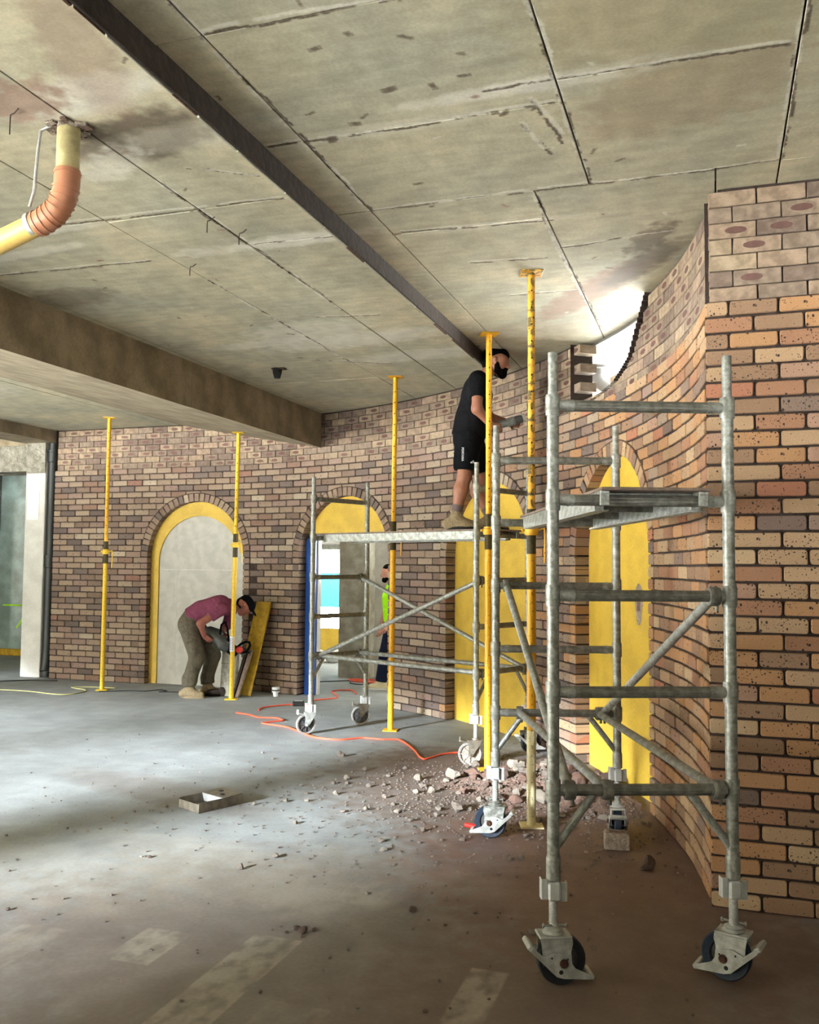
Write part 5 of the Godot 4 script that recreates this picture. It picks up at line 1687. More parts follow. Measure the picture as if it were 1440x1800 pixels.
	ax = Vector3(0.80, -0.60, 0).normalized()
	tb = Basis(Quaternion(Vector3.UP, ax))
	var sh := Shape.new()
	sdf(sh, [[Vector3(-0.16, 0.12, 0.02), Vector3(0.06, -0.04, 0.02), 0.06, 0.085], [Vector3(-0.13, 0.15, 0.0), Vector3(-0.02, 0.09, 0), 0.035, 0.06], [Vector3(0.02, -0.06, 0.05), Vector3(0.08, -0.09, 0.05), 0.06, 0.05]], 0.012, 0.02)
	obj("engine_body", sh, M.tool_grey, tool)
	obj("front_housing", Shape.new().box(Vector3(0.15, -0.105, 0.02), Vector3(0.19, 0.13, 0.11), Basis(Vector3.BACK, -0.62), 0.02), M.cap_black, tool)
	obj("loop_handle", Shape.new().path([Vector3(0.0, 0.07, 0.05), Vector3(0.02, 0.21, 0.05), Vector3(0.06, 0.24, 0.0), Vector3(0.08, 0.16, -0.02), Vector3(0.10, 0.04, -0.02), Vector3(0.09, -0.03, 0.0)], 0.014, 10), M.cap_black, tool)
	obj("pull_knob", Shape.new().ball(Vector3(0.112, 0.01, 0.05), Vector3(0.03, 0.03, 0.03), 12, 8), M.cap_black, tool)
	obj("arm", Shape.new().box(Vector3(0.28, -0.115, 0.0), Vector3(0.16, 0.05, 0.03), Basis(Vector3.BACK, -0.1), 0.006), M.tool_grey, tool)
	var gd := obj("blade_guard", Shape.new().path([Vector3(0.22, -0.08, 0.02), Vector3(0.27, -0.035, 0.02), Vector3(0.33, -0.008, 0.02), Vector3(0.375, -0.015, 0.02), Vector3(0.385, -0.055, 0.02), Vector3(0.36, -0.11, 0.02), Vector3(0.33, -0.145, 0.02)], 0.017, 10), M.cap_black, tool)
	obj("blade_guard_foot", Shape.new().box(Vector3(0.30, -0.145, 0.02), Vector3(0.17, 0.02, 0.06), Basis.IDENTITY, 0.006), M.cap_black, tool)
	obj("red_cover", Shape.new().lathe([Vector2(0.0, -0.03), Vector2(0.036, -0.03), Vector2(0.044, -0.02), Vector2(0.044, 0.03), Vector2(0.034, 0.042), Vector2(0.0, 0.042)], Transform3D(Basis(Vector3.RIGHT, PI / 2), Vector3(0.255, -0.11, 0.045)), 18), M.tool_red, tool)
	obj("blade", Shape.new().lathe([Vector2(0.0, -0.002), Vector2(0.055, -0.002), Vector2(0.055, 0.002), Vector2(0.0, 0.002)], Transform3D(Basis(Vector3.RIGHT, PI / 2), Vector3(0.29, -0.125, 0.0)), 30), M.tool_grey, tool)

	# --- hi-vis worker walking left beyond the doorway
	t = thing("person", "worker in lime hi-vis tee and navy trousers beyond the doorway, half behind a prop", "person", Vector3(-4.17, 0, -11.80), PI + deg_to_rad(18.5))
	an_l = Vector3(0.16, 0.11, 0.10)
	kn_l = Vector3(0.10, 0.50, 0.10)
	hp_l = Vector3(0.0, 0.90, 0.09)
	an_r = Vector3(-0.22, 0.12, -0.10)
	kn_r = Vector3(-0.08, 0.50, -0.10)
	hp_r = Vector3(0.0, 0.90, -0.09)
	pel = Vector3(0.0, 0.94, 0)
	chest = Vector3(0.02, 1.26, 0)
	sh_l = Vector3(0.03, 1.40, 0.18)
	sh_r = Vector3(0.01, 1.40, -0.18)
	neck = Vector3(0.03, 1.47, 0)
	hc = Vector3(0.06, 1.60, 0)
	hf = Vector3(1, -0.08, 0.15).normalized()
	el_l = Vector3(0.11, 1.10, 0.27)
	wr_l = Vector3(0.17, 0.86, 0.22)
	el_r = Vector3(-0.05, 1.12, -0.24)
	wr_r = Vector3(0.08, 0.92, -0.24)
	body = Shape.new()
	sdf(body, [[an_r, kn_r, 0.042, 0.056], [kn_r, hp_r, 0.06, 0.09], [an_l, kn_l, 0.042, 0.056], [kn_l, hp_l, 0.06, 0.09], [hp_r, hp_l, 0.1, 0.1], [pel + V.call(0, 0, 0.05), chest + V.call(0, 0, 0.06), 0.105, 0.115], [pel + V.call(0, 0, -0.05), chest + V.call(0, 0, -0.06), 0.105, 0.115], [sh_r, sh_l, 0.058, 0.058], [neck - V.call(0, 0.05, 0), hc - V.call(0.03, 0.06, 0), 0.058, 0.055],
		[sh_r, el_r, 0.05, 0.042], [el_r, wr_r, 0.042, 0.03], [sh_l, el_l, 0.05, 0.042], [el_l, wr_l, 0.042, 0.03]], 0.016, 0.03)
	head(body, hc, hf, Vector3.UP, 0.103)
	hand(body, wr_l, Vector3(0.15, -1, 0), Vector3(0.6, 0, -0.6), 0.18, 0.4, false)
	hand(body, wr_r, Vector3(0.3, -1, 0), Vector3(0.6, 0, 0.6), 0.18, 0.4, true)
	obj("body", body, M.skin_pale, t)
	eyes(t, hc, hf, Vector3.UP, 0.103)
	hair = Shape.new()
	sdf(hair, [[hc + V.call(-0.03, 0.045, 0), hc + V.call(0.02, 0.052, 0), 0.085, 0.072], [hc + V.call(-0.07, -0.02, 0), hc + V.call(-0.05, 0.04, 0), 0.055, 0.075]], 0.009, 0.02)
	obj("hair", hair, M.hair, t)
	beard = Shape.new()
	sdf(beard, [[hc + V.call(0.068, -0.085, 0.0), hc + V.call(0.055, -0.105, 0.005), 0.030, 0.030], [hc + V.call(0.03, -0.08, 0.05), hc + V.call(0.07, -0.1, 0.01), 0.026, 0.03], [hc + V.call(0.03, -0.08, -0.05), hc + V.call(0.07, -0.1, 0), 0.026, 0.03]], 0.008, 0.012)
	obj("beard", beard, M.hair, t)
	tee = Shape.new()
	sdf(tee, [[pel + V.call(0, 0.0, 0.05), chest + V.call(0, 0, 0.065), 0.13, 0.135, 1], [pel + V.call(0, 0.0, -0.05), chest + V.call(0, 0, -0.065), 0.13, 0.135, 1], [chest + V.call(0, 0.06, 0.09), chest + V.call(0, 0.06, -0.09), 0.112, 0.112], [sh_r, sh_l, 0.073, 0.073], [chest + V.call(0, 0.1, 0), neck - V.call(0, 0.02, 0), 0.09, 0.064, 2], [sh_l, sh_l.lerp(el_l, 0.72), 0.075, 0.076, 2], [sh_r, sh_r.lerp(el_r, 0.72), 0.075, 0.076, 2]], 0.015, 0.03)
	obj("hi_vis_tee", tee, M.tee_lime, t)
	pants = Shape.new()
	sdf(pants, [[pel + V.call(0, 0.05, 0.045), pel + V.call(0, -0.04, 0.06), 0.118, 0.122, 1], [pel + V.call(0, 0.05, -0.045), pel + V.call(0, -0.04, -0.06), 0.118, 0.122, 1], [hp_r, kn_r, 0.112, 0.09], [hp_l, kn_l, 0.112, 0.09], [kn_r, an_r + V.call(0, 0.0, 0), 0.09, 0.082, 2], [kn_l, an_l + V.call(0, 0.0, 0), 0.09, 0.082, 2]], 0.015, 0.025)
	obj("trousers", pants, M.pants_navy, t)
	boot(t, an_l, Vector3(0.06, 0, 0.10), Vector3(0.34, 0, 0.10), M.shoe_cream, M.white_paint, 0.1)
	boot(t, an_r, Vector3(-0.32, 0, -0.10), Vector3(-0.04, 0, -0.10), M.shoe_cream, M.white_paint, 0.1)


func stone_mesh(sd: int) -> ArrayMesh:
	# a broken lump: a ball with flats knocked off
	var r := RandomNumberGenerator.new()
	r.seed = sd
	var cuts := []
	for i in 9:
		cuts.append([Vector3(r.randf_range(-1, 1), r.randf_range(-1, 1), r.randf_range(-1, 1)).normalized(), r.randf_range(0.45, 0.85)])
	var pt := func(d: Vector3) -> Vector3:
		var l := 1.0
		for c in cuts:
			var k: float = d.dot(c[0])
			if k > 0.01:
				l = minf(l, c[1] / k)
		return d * l * Vector3(1.0, 0.62, 0.8)
	var s := Shape.new()
	for j in 6:
		for k in 9:
			var q := []
			for e in [[j, k], [j, k + 1], [j + 1, k + 1], [j + 1, k]]:
				var la: float = PI * e[0] / 6
				var lo: float = TAU * e[1] / 9
				q.append(pt.call(Vector3(sin(la) * cos(lo), cos(la), sin(la) * sin(lo))))
			if j > 0:
				s.flat(q[0], q[1], q[2], q[0] + q[1] + q[2])
			if j < 5:
				s.flat(q[0], q[2], q[3], q[0] + q[2] + q[3])
	return s.mesh()


func heap(x: float, z: float) -> float:
	# height of the debris mound
	var a := Vector2((x + 1.22) / 0.55, (z + 7.12) / 0.42).length_squared()
	var b := Vector2((x + 0.80) / 0.30, (z + 6.85) / 0.45).length_squared()
	return 0.13 * exp(-a) + 0.05 * exp(-b)


func make_rubble() -> void:
	var md := Shape.new()
	var nz := FastNoiseLite.new()
	nz.seed = 9
	nz.frequency = 7.0
	var hh := func(i: int, j: int) -> Vector3:
		var x := -2.5 + i * 0.035
		var z := -8.1 + j * 0.035
		return Vector3(x, heap(x, z) * (1.0 + 0.5 * nz.get_noise_2d(x, z)) - 0.012, z)
	for i in 66:
		for j in 66:
			var q := [hh.call(i, j), hh.call(i + 1, j), hh.call(i + 1, j + 1), hh.call(i, j + 1)]
			if maxf(maxf(q[0].y, q[1].y), maxf(q[2].y, q[3].y)) < 0.0 or Vector2(q[0].x - CX, q[0].z - CZ).length() > RAD - 0.03:
				continue
			md.quad(q[0], q[1], q[2], q[3], Vector3.UP)
	tag(obj("rubble_mound", md, M.stone_c), "low mound of crushed brick and dust under the broken wall", "rubble", "", "stuff")
	var meshes := []
	var low := []
	for i in 8:
		var m := stone_mesh(100 + i)
		meshes.append(m)
		low.append(-m.get_aabb().position.y)
	var mats := [M.stone_a, M.stone_b, M.stone_c, M.stone_d, M.stone_b]
	var put := func(called: String, label: String, group: String, x: float, z: float, r: float, mi: int) -> void:
		var k := rng.randi() % 8
		var b := Basis(Vector3.UP, rng.randf() * TAU) * Basis.from_scale(Vector3(r, r * rng.randf_range(0.7, 1.1), r))
		var o := obj(called, meshes[k], mats[mi], null, Transform3D(b, Vector3(x, 0, z)))
		o.position.y = low[k] * b.y.length() * 0.9 - 0.001 + maxf(heap(x, z) - 0.012, 0.0)
		tag(o, label, "stone", group)
	# lumps that stand out
	put.call("rubble_lump", "fist-sized grey lump alone on the floor left of the debris, nearest the orange cord", "", -3.17, -7.59, 0.055, 0)
	put.call("rubble_lump", "pale pink lump alone on the open floor below the far scaffold", "", -2.78, -6.81, 0.045, 3)
	put.call("rubble_lump", "largest pale lump at the foot of the near scaffold's left castor", "", -1.53, -7.28, 0.10, 3)
	put.call("rubble_lump", "flat pale lump lying between the far castor and the debris heap", "", -2.0, -7.1, 0.085, 3)
	put.call("rubble_lump", "small dark lump in the middle of the bare foreground floor", "", -1.42, -4.35, 0.028, 2)
	put.call("rubble_lump", "brown ragged brick lump on the floor before the receding wall", "", -0.37, -5.38, 0.07, 2)
	put.call("rubble_lump", "white crumb by the tipped metal box", "", -2.93, -6.02, 0.03, 3)
	# the heap below the broken wall: a dense middle with a scattered fringe
	var n := 0
	var tries := 0
	while n < 285 and tries < 6000:
		tries += 1
		var t := rng.randf()
		var p: Vector2
		if t < 0.62:
			p = Vector2(-1.30, -7.05) + Vector2(rng.randfn(0, 0.42), rng.randfn(0, 0.34))
		elif t < 0.8:
			p = Vector2(-0.75, -6.75) + Vector2(rng.randfn(0, 0.22), rng.randfn(0, 0.55))
		else:
			p = Vector2(-1.9, -6.5) + Vector2(rng.randfn(0, 0.75), rng.randfn(0, 0.8))
		if Vector2(p.x - CX, p.y - CZ).length() > RAD - 0.12 or p.y > -4.2:
			continue
		var far := p.distance_to(Vector2(-1.3, -7.05))
		var r := clampf(absf(rng.randfn(0.0, 0.028)) + 0.014, 0.014, 0.095)
		if far > 1.0:
			r = minf(r, 0.030)
		put.call("rubble_stone", "broken brick or mortar fragment in the rubble scattered under the broken wall", "rubble fragments under the broken wall", p.x, p.y, r, rng.randi() % 5 if far < 0.8 else [0, 3][rng.randi() % 2])
		n += 1
	for i in 26:
		var p := Vector2(rng.randf_range(-4.0, -0.6), rng.randf_range(-5.6, -3.4))
		if i > 15:
			p = Vector2(rng.randf_range(-5.5, -2.6), rng.randf_range(-8.6, -5.0))
		put.call("floor_crumb", "small pale crumb scattered on the open floor away from the heap", "crumbs on the open floor", p.x, p.y, rng.randf_range(0.009, 0.018), [0, 3, 3, 0, 2][rng.randi() % 5])
	for q in [[-1.86, -3.95, 0.022], [-1.82, -3.93, 0.03], [-1.78, -3.97, 0.018], [-1.89, -3.91, 0.014], [-1.80, -3.89, 0.012]]:
		put.call("dirt_clod", "brown clod in the little dirt clump on the bare foreground floor", "clods of the dirt clump", q[0], q[1], q[2], 2)
	# grit too small to count
	var mm := MultiMesh.new()
	mm.transform_format = MultiMesh.TRANSFORM_3D
	mm.mesh = meshes[3]
	mm.instance_count = 3600
	for i in 3600:
		var p := Vector2.ZERO
		while true:
			p = Vector2(-1.2, -6.9) + Vector2(rng.randfn(0, 0.75), rng.randfn(0, 0.75)) if rng.randf() < 0.8 else Vector2(-2.0, -6.0) + Vector2(rng.randfn(0, 1.4), rng.randfn(0, 1.4))
			if Vector2(p.x - CX, p.y - CZ).length() < RAD - 0.05 and p.y < -3.0 and (p.x < -0.1 or p.y > -4.8):
				break
		var r := rng.randf_range(0.003, 0.012)
		mm.set_instance_transform(i, Transform3D(Basis(Vector3.UP, rng.randf() * TAU).scaled(Vector3(r, r, r)), Vector3(p.x, r * 0.4 + maxf(heap(p.x, p.y) - 0.012, 0.0), p.y)))
	var g := MultiMeshInstance3D.new()
	g.name = "grit"
	g.multimesh = mm
	g.material_override = M.stone_a
	add_child(g)
	tag(g, "fine brick and mortar grit strewn round the rubble heap", "grit", "", "stuff")
	# whole brick under the castor
	var bo := thing("brick_chock", "loose grey brick lying against the near scaffold's far right castor", "brick", Vector3(-0.575, 0, -5.72), 0.15)
	var bp := rounded(0.15, 0.10, 0.012, 2, 0.003)
	obj("body", Shape.new().prism(bp, -0.05, 0.05, Transform3D(Basis.IDENTITY, Vector3(0, 0.05, 0)), 0.006), M.stone_a, bo)
	obj("frog", Shape.new().box(Vector3(0, 0.1, 0), Vector3(0.09, 0.003, 0.05), Basis.IDENTITY, 0.001), M.stone_c, bo)


func cable(called: String, label: String, pts: Array, r: float, m: Material, lift := 0.0) -> void:
	var cv := Curve3D.new()
	for i in pts.size():
		var p := Vector3(pts[i][0], r + (pts[i][2] if pts[i].size() > 2 else 0.0), pts[i][1])
		var a: Array = pts[maxi(i - 1, 0)]
		var b: Array = pts[mini(i + 1, pts.size() - 1)]
		var d := Vector3(b[0] - a[0], 0, b[1] - a[1]) * 0.18
		cv.add_point(p, -d, d)
	var line := []
	var len := cv.get_baked_length()
	var n := int(len / 0.04)
	for i in n + 1:
		line.append(cv.sample_baked(len * i / n))
	tag(obj(called, Shape.new().path(line, r, 7), m), label, "cord")


func make_small() -> void:
	# drain pipe through the ceiling at upper left
	var dp := thing("drain_pipe", "cream drain pipe through the ceiling with a ribbed terracotta elbow and yellow run", "pipe", Vector3(-2.79, CEIL, -3.36))
	obj("drop_pipe", Shape.new().tube(Vector3(0, 0.05, 0), Vector3(0, -0.24, 0), 0.052, -1, 24), M.pipe_cream, dp)
	var el := []
	var el_pts: Array[Vector3] = [Vector3(0, -0.20, 0), Vector3(-0.002, -0.27, 0), Vector3(-0.018, -0.335, 0), Vector3(-0.055, -0.385, 0.0), Vector3(-0.10, -0.412, 0), Vector3(-0.165, -0.436, 0)]
	for p in el_pts:
		el.append(p)
	var eo := obj("elbow", Shape.new().path(el, 0.058, 24), M.pipe_terra, dp)
	for i in [0, 1, 2, 3, 4]:
		for f in [0.25, 0.75]:
			if i == 0 and f > 0.5:
				continue
			var p: Vector3 = el_pts[i].lerp(el_pts[i + 1], f)
			var d: Vector3 = (el_pts[i + 1] - el_pts[i]).normalized()
			obj("rib", Shape.new().tube(p - d * 0.004, p + d * 0.004, 0.0625, -1, 24), M.pipe_terra, eo)
	obj("run_pipe", Shape.new().tube(Vector3(-0.12, -0.42, 0), Vector3(-1.6, -0.90, 0.05), 0.052, -1, 24), M.pipe_yellow, dp)
	var hg := thing("pipe_hanger", "grey strap hanger holding the yellow drain pipe from the ceiling", "hanger", Vector3(-2.9, CEIL, -3.36))
	obj("strap", Shape.new().path([Vector3(0.05, -0.004, 0.05), Vector3(-0.005, -0.02, 0.05), Vector3(-0.018, -0.12, 0.05), Vector3(-0.03, -0.30, 0.05), Vector3(-0.055, -0.37, 0.05)], 0.008, 6), M.zinc, hg)
	var d2 := (Vector3(-1.6, -0.90, 0.05) - Vector3(-0.12, -0.42, 0)).normalized()
	var rc := Vector3(-0.075, -0.435, 0.003)
	obj("ring", Shape.new().tube(rc - d2 * 0.011, rc + d2 * 0.011, 0.0575, -1, 24), M.zinc, hg)
	for i in 16:
		var t := TAU * i / 16
		var r := 0.085 + 0.02 * sin(i * 2.7)
		obj("rim_chip", Shape.new().box(Vector3(cos(t) * r, -0.004, sin(t) * r * 0.8), Vector3(0.05, 0.012, 0.03), Basis(Vector3.UP, -t + i), 0.002), M.stone_a if i % 3 else M.stone_c, dp)
	obj("dark_gap", Shape.new().lathe([Vector2(0.05, 0.0), Vector2(0.075, -0.0045), Vector2(0.05, -0.005)], Transform3D(Basis.IDENTITY, Vector3(-0.03, 0, 0))), M.dark, dp)
	# bent reinforcing hooks and an anchor in the ceiling
	for p in [[-3.28, -3.25, 0.11], [-2.94, -3.16, 0.10], [-2.76, -4.52, 0.08], [-2.68, -4.75, 0.08], [-3.30, -5.2, 0.07]]:
		var h := obj("ceiling_hook", Shape.new().path([Vector3(0.06, 0.0, 0), Vector3(0.03, -0.012, 0), Vector3(0.0, -0.012, 0), Vector3(-0.003, -0.03, 0), Vector3(-0.003, -p[2], 0)], 0.003, 6), M.wire, null, Transform3D(Basis(Vector3.UP, -0.3), Vector3(p[0], CEIL, p[1])))
		tag(h, "thin bent wire hook sticking out of the concrete ceiling", "hook", "wire hooks in the ceiling")
	var an := thing("ceiling_anchor", "small dark anchor fitting hanging under the ceiling near the big beam", "anchor", Vector3(-4.19, CEIL, -8.25))
	obj("socket", Shape.new().lathe([Vector2(0.0, 0.0), Vector2(0.05, 0.0), Vector2(0.045, -0.05), Vector2(0.03, -0.1), Vector2(0.0, -0.1)], Transform3D.IDENTITY, 14), M.dark, an)
	obj("flange", Shape.new().box(Vector3(0.02, -0.006, 0), Vector3(0.14, 0.012, 0.08), Basis.IDENTITY, 0.002), M.wire, an)
	# black downpipe at the left end of the brick wall
	var bp := thing("downpipe", "black downpipe with socket joints between the plastered pier and the brick wall", "pipe", Vector3(-9.44, 0, -11.26))
	obj("pipe", Shape.new().tube(Vector3(0, 0.02, 0), Vector3(0, 3.5, 0), 0.075, -1, 22), M.pipe_black, bp)
	for h in [1.72, 3.30]:
		obj("socket", Shape.new().lathe([Vector2(0.075, -0.09), Vector2(0.09, -0.08), Vector2(0.09, 0.06), Vector2(0.1, 0.065), Vector2(0.1, 0.095), Vector2(0.075, 0.1)], Transform3D(Basis.IDENTITY, Vector3(0, h, 0)), 22), M.pipe_black, bp)
	obj("shoe", Shape.new().path([Vector3(0, 0.36, 0), Vector3(0, 0.2, 0.01), Vector3(0.01, 0.09, 0.05)], 0.083, 18), M.pipe_black, bp)
	# white pipe seen through the hole in the wall
	var wp_ := thing("waste_pipe", "white plastic pipe bend under the white ceiling seen through the broken wall", "pipe", Vector3(-1.07, 3.668, -9.0))
	obj("flange", Shape.new().lathe([Vector2(0.0, 0.0), Vector2(0.11, 0.0), Vector2(0.11, -0.02), Vector2(0.065, -0.025), Vector2(0.065, -0.08), Vector2(0.0, -0.08)], Transform3D.IDENTITY, 22), M.pvc, wp_)
	obj("bend", Shape.new().path([Vector3(0, -0.05, 0), Vector3(0, -0.11, 0), Vector3(0.03, -0.17, -0.0), Vector3(0.09, -0.22, 0.0), Vector3(0.3, -0.34, 0.02)], 0.057, 20), M.pvc, wp_)
	# things against the pier by the bending worker
	var fr := wall_frame(1.36, 0, 0)
	var yb := thing("formwork_board", "yellow formwork board leaning on the brick pier behind the bending worker", "board", Vector3(-5.80, 0.0, -10.62))
	var tilt := (Vector3(-5.72, 1.22, -11.03) - Vector3(-5.80, 0.0, -10.62)).normalized()
	var bx := tangent(1.36)
	bx = (bx - tilt * bx.dot(tilt) + Vector3(0, -0.16, 0)).normalized()
	bx = (bx - tilt * bx.dot(tilt)).normalized()
	var bb := Basis(bx, tilt, bx.cross(tilt))
	obj("board", Shape.new().box(bb.y * 0.635 + Vector3(0, 0.006, 0.02), Vector3(0.23, 1.26, 0.032), bb, 0.003), M.form_board, yb)
	for q in [[-0.06, 0.9], [0.05, 0.92], [-0.08, 0.8], [0.07, 0.78], [0.0, 0.7], [-0.04, 0.45], [0.06, 0.4]]:
		obj("nail_hole", Shape.new().tube(bb.x * q[0] + bb.y * q[1] + bb.z * 0.014 + Vector3(0, 0.006, 0.02), bb.x * q[0] + bb.y * q[1] + bb.z * 0.0172 + Vector3(0, 0.006, 0.02), 0.007, -1, 8), M.dark, yb)
	var lean := func(called: String, label: String, cat: String, foot: Vector3, top: Vector3, w: float, th: float, m: Material, grp: String) -> void:
		var o := thing(called, label, cat, foot, 0.0, grp)
		var up := (top - foot).normalized()
		var x := (Vector3(0.96, 0, 0.28) - up * Vector3(0.96, 0, 0.28).dot(up)).normalized()
		var bs := Basis(x, up, x.cross(up))
		obj("plank", Shape.new().box(up * (top - foot).length() * 0.5 + Vector3(0, 0.008, 0), Vector3(w, (top - foot).length(), th), bs, 0.003), m, o)
		obj("end_grain", Shape.new().box(up * ((top - foot).length() + 0.002) + Vector3(0, 0.008, 0), Vector3(w * 0.9, 0.003, th * 0.9), bs), M.stone_d, o)
	lean.call("timber_offcut", "dark brown timber strip leaning beside the grey slab", "timber", Vector3(-5.86, 0, -10.45), Vector3(-5.785, 0.57, -10.66), 0.045, 0.03, M.timber, "timber strips against the pier")
	lean.call("timber_offcut", "pale timber strip leaning against the yellow board", "timber", Vector3(-5.80, 0, -10.45), Vector3(-5.72, 0.58, -10.66), 0.05, 0.03, M.timber_pale, "timber strips against the pier")
	var sl := thing("cement_slab", "grey cement slab standing under the saw behind the stickered prop", "slab", Vector3(-5.98, 0, -10.52), -0.28)
	obj("slab", Shape.new().box(Vector3(0, 0.285, -0.03), Vector3(0.26, 0.57, 0.06), Basis(Vector3.RIGHT, -0.06), 0.005), M.slab, sl)
	obj("saw_cut", Shape.new().box(Vector3(0.0, 0.42, 0.004), Vector3(0.25, 0.006, 0.003), Basis(Vector3.RIGHT, -0.06)), M.stone_c, sl)
	# sack or cloth lump at the worker's feet
	var rg := thing("dark_rag", "dark crumpled rag on the floor between the bending worker and the slab", "rag", Vector3(-6.16, 0, -10.52))
	var rs := Shape.new()
	rs.ball(Vector3(0, 0.04, 0), Vector3(0.13, 0.055, 0.09), 14, 8, Basis(Vector3.UP, 0.4)).ball(Vector3(0.1, 0.05, -0.02), Vector3(0.07, 0.065, 0.06), 12, 8, Basis(Vector3.BACK, 0.6)).ball(Vector3(-0.1, 0.028, 0.03), Vector3(0.09, 0.03, 0.07), 12, 8)
	obj("cloth", rs, M.timber, rg)
	# white cap by the pier
	var cp := thing("plastic_cap", "white plastic cap with a dark band standing by the blue door frame", "cap", Vector3(-5.40, 0, -10.74))
	obj("cup", Shape.new().lathe([Vector2(0.0, 0.0), Vector2(0.03, 0.0), Vector2(0.036, 0.05), Vector2(0.05, 0.055), Vector2(0.05, 0.12), Vector2(0.0, 0.12)], Transform3D.IDENTITY, 18), M.white_paint, cp)
	obj("band", Shape.new().lathe([Vector2(0.051, 0.072), Vector2(0.051, 0.09)], Transform3D.IDENTITY, 18), M.tool_grey, cp)
	# opened metal box on the floor
	var bx2 := thing("metal_box", "shallow open metal box lying on the bright floor at centre left", "box", Vector3(-3.38, 0, -5.74), -0.42)
	var th := 0.004
	obj("base", Shape.new().box(Vector3(0, 0.003, 0), Vector3(0.24, 0.005, 0.36)), M.tin, bx2)
	for w in [[Vector3(-0.118, 0.035, 0), Vector3(th, 0.07, 0.36)], [Vector3(0.118, 0.035, 0), Vector3(th, 0.07, 0.36)], [Vector3(0, 0.035, -0.178), Vector3(0.236, 0.07, th)], [Vector3(0, 0.03, 0.178), Vector3(0.236, 0.06, th)]]:
		obj("side", Shape.new().box(w[0], w[1], Basis.IDENTITY, 0.001), M.tin, bx2)
	obj("divider", Shape.new().box(Vector3(0, 0.04, -0.02), Vector3(0.232, 0.06, th), Basis(Vector3.RIGHT, 0.25)), M.white_clip, bx2)
	obj("half_lid", Shape.new().box(Vector3(0, 0.072, -0.1), Vector3(0.24, th, 0.15), Basis(Vector3.RIGHT, 0.05), 0.001), M.tin, bx2)
	for q in [Vector3(-0.04, 0.0735, -0.12), Vector3(0.04, 0.0725, -0.07)]:
		obj("lid_hole", Shape.new().tube(q, q + Vector3(0, 0.004, 0), 0.018, -1, 14), M.dark, bx2)
	for q in [[-0.05, 0.08], [0.02, 0.1], [0.05, 0.05], [-0.01, 0.14]]:
		var sc := obj("plaster_scrap", stone_mesh(int(300 + q[0] * 100)), M.stone_d, null, Transform3D(Basis.from_scale(Vector3(0.022, 0.02, 0.022)), bx2.transform * Vector3(q[0], 0.018, q[1])))
		tag(sc, "white plaster scrap lying inside the open metal box", "scrap", "scraps in the metal box")
	# cords
	cable("extension_cord", "orange extension cord winding past the far scaffold's left castors to the rubble", [[-5.2, -9.35], [-4.97, -9.27], [-4.8, -9.15], [-4.6, -9.2], [-4.45, -9.07], [-4.62, -8.85], [-4.3, -8.75], [-4.08, -8.59], [-3.73, -8.30], [-3.45, -8.28], [-3.3, -8.45], [-3.1, -8.43], [-2.95, -8.5], [-2.75, -8.25], [-2.60, -8.0], [-2.43, -7.70], [-2.35, -7.95], [-2.2, -8.1], [-2.05, -7.95]], 0.009, M.cord)
	cable("extension_cord", "second orange cord running back to the blue doorway", [[-5.04, -9.59], [-5.1, -9.8], [-5.0, -10.0], [-4.9, -10.15], [-4.75, -10.1], [-4.7, -10.3], [-4.79, -10.56], [-4.6, -10.9], [-4.9, -11.4], [-4.7, -11.6], [-4.5, -11.3]], 0.009, M.cord)
	cable("extension_cord", "coiled red cord beyond the doorway at the foot of the concrete column", [[-5.1, -12.6], [-4.7, -12.5], [-4.55, -12.62], [-4.8, -12.75], [-5.15, -12.68], [-5.05, -12.5], [-4.6, -12.42], [-4.4, -12.6], [-4.75, -12.68]], 0.011, M.cord)
	cable("power_lead", "black lead curling across the back room floor", [[-5.6, -12.2], [-5.3, -12.4], [-5.1, -12.55], [-5.0, -12.3], [-4.8, -12.2], [-4.7, -12.35]], 0.008, M.cord_dark)
	cable("power_lead", "pale lead trailing along the floor at far left past the slim prop", [[-9.2, -9.9], [-8.75, -9.93], [-8.5, -9.91], [-7.99, -9.83], [-7.9, -10.1], [-8.0, -10.3], [-8.35, -10.45], [-8.05, -10.6], [-7.75, -10.6]], 0.007, M.cord_pale)
	cable("power_lead", "dark lead trailing from the slim prop to the bending worker", [[-7.75, -10.25], [-7.6, -10.35], [-7.41, -10.47], [-7.2, -10.5], [-7.09, -10.71], [-6.95, -10.62], [-7.0, -10.5], [-6.7, -10.6]], 0.007, M.cord_dark)
	cable("power_lead", "loose dark leads lying by the plastered pier", [[-10.4, -10.3], [-9.9, -10.4], [-9.6, -10.7], [-9.3, -10.9], [-9.0, -10.95]], 0.009, M.cord_dark)
	var pg := thing("cord_plug", "black socket block joining the orange cords by the left castor", "socket", Vector3(-4.78, 0, -10.12), 0.4)
	obj("block", Shape.new().box(Vector3(0, 0.03, 0), Vector3(0.14, 0.06, 0.07), Basis.IDENTITY, 0.01), M.cord_dark, pg)
	obj("face", Shape.new().box(Vector3(0, 0.061, 0), Vector3(0.1, 0.003, 0.05)), M.white_clip, pg)
	# beyond the back window
	var cs := obj("shade_sheet", Shape.new().box(Vector3(-7.0, 1.2, -17.2), Vector3(2.6, 0.7, 0.02), Basis.IDENTITY, 0.003), M.cyan_sheet)
	tag(cs, "cyan sheet hung outside of the back window", "sheet")
	for x in [-8.2, -5.8]:
		obj("post", Shape.new().tube(Vector3(x, -1.2, 0), Vector3(x, 0.4, 0), 0.03, -1, 10), M.galv, cs, Transform3D(Basis.IDENTITY, Vector3(0, 1.2, -17.2)))
	var yb2 := obj("low_board", Shape.new().box(Vector3(0, 0.27, 0), Vector3(1.5, 0.54, 0.04), Basis.IDENTITY, 0.004), M.yellow_board, null, Transform3D(Basis.IDENTITY, Vector3(-6.9, 0.0, -15.6)))
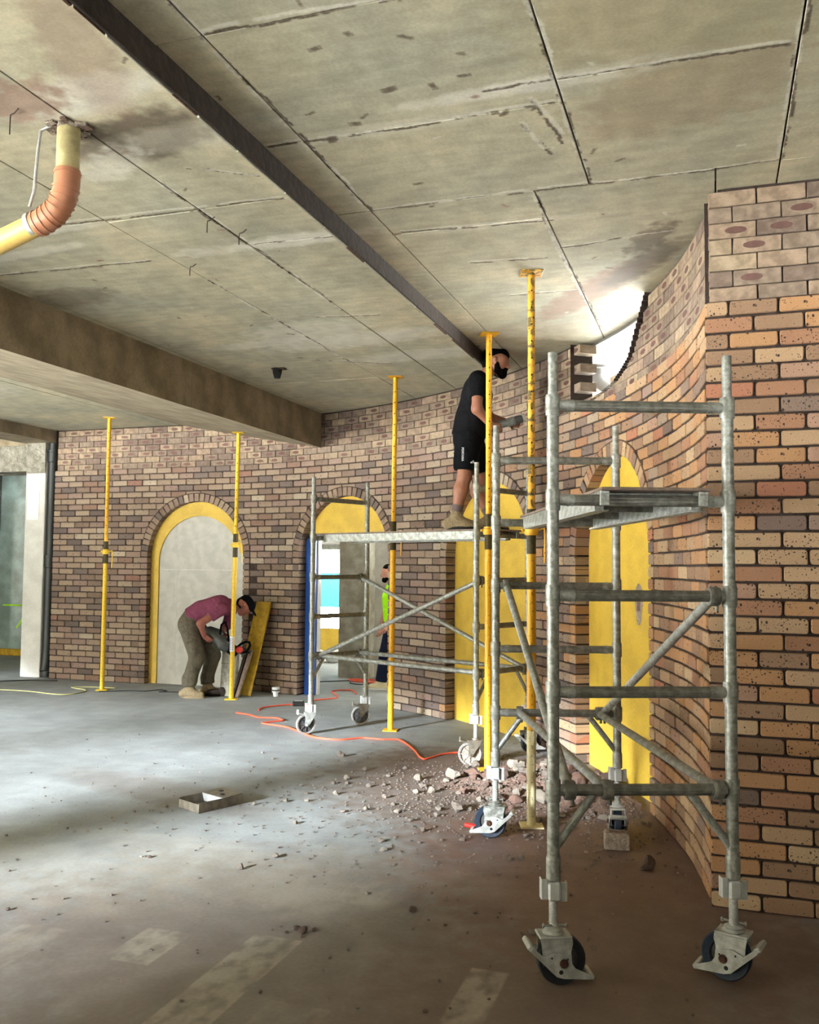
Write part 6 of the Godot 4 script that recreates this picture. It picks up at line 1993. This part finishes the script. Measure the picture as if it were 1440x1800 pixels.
	tag(yb2, "low yellow board standing inside the back window", "board")
	for i in 4:
		var bg := obj("white_sack", Shape.new().ball(Vector3(0, 0.11, 0), Vector3(0.22, 0.125, 0.16), 16, 10, Basis(Vector3.UP, i * 0.9)).ball(Vector3(0.1, 0.13, 0.03), Vector3(0.12, 0.10, 0.12), 12, 8), M.white_paint, null, Transform3D(Basis.IDENTITY, Vector3(-7.05 + 0.34 * (i % 3), 0.0 if i < 3 else 0.2, -14.9 + 0.1 * (i % 2))))
		tag(bg, "white plastic sack heaped on the floor beyond the doorway", "sack", "white sacks beyond the doorway")


func _ready() -> void:
	rng.seed = 20240611
	# camera
	var cam := Camera3D.new()
	cam.name = "camera"
	add_child(cam)
	cam.position = Vector3(0, 1.69, 0)
	cam.basis = Basis(Vector3.UP, deg_to_rad(18.5)) * Basis(Vector3.RIGHT, atan(96.0 / 1600.0)) * Basis(Vector3.BACK, deg_to_rad(0.46))
	cam.fov = rad_to_deg(2.0 * atan(900.0 / 1600.0))
	cam.near = 0.05
	cam.far = 200.0
	cam.current = true
	# sky and low sun through the open shopfront behind the camera
	var we := WorldEnvironment.new()
	we.name = "environment"
	var env := Environment.new()
	env.background_mode = Environment.BG_SKY
	var sky := Sky.new()
	var sm := ProceduralSkyMaterial.new()
	sm.sky_top_color = Color(0.70, 0.80, 0.95)
	sm.sky_horizon_color = Color(0.94, 0.96, 1.0)
	sm.ground_horizon_color = Color(0.85, 0.86, 0.86)
	sm.ground_bottom_color = Color(0.81, 0.82, 0.80)
	sm.sky_energy_multiplier = 0.35
	sm.ground_energy_multiplier = 3.2
	sm.sun_angle_max = 1.0
	sky.sky_material = sm
	env.sky = sky
	env.background_energy_multiplier = 16.0
	env.tonemap_mode = Environment.TONE_MAPPER_LINEAR
	env.tonemap_exposure = 0.85
	env.sdfgi_enabled = true
	env.ssao_enabled = true
	env.ssil_enabled = true
	we.environment = env
	add_child(we)
	var sun := DirectionalLight3D.new()
	sun.name = "sun"
	add_child(sun)
	sun.look_at_from_position(Vector3.ZERO, Vector3(0.43, -0.268, -0.90), Vector3.UP)
	sun.light_color = Color(0.93, 0.97, 1.0)
	sun.light_energy = 12.0
	sun.light_angular_distance = 5.5
	sun.shadow_enabled = true

	make_materials()
	make_room()
	make_scaffolds()
	make_props()
	make_people()
	make_small()
	make_rubble()
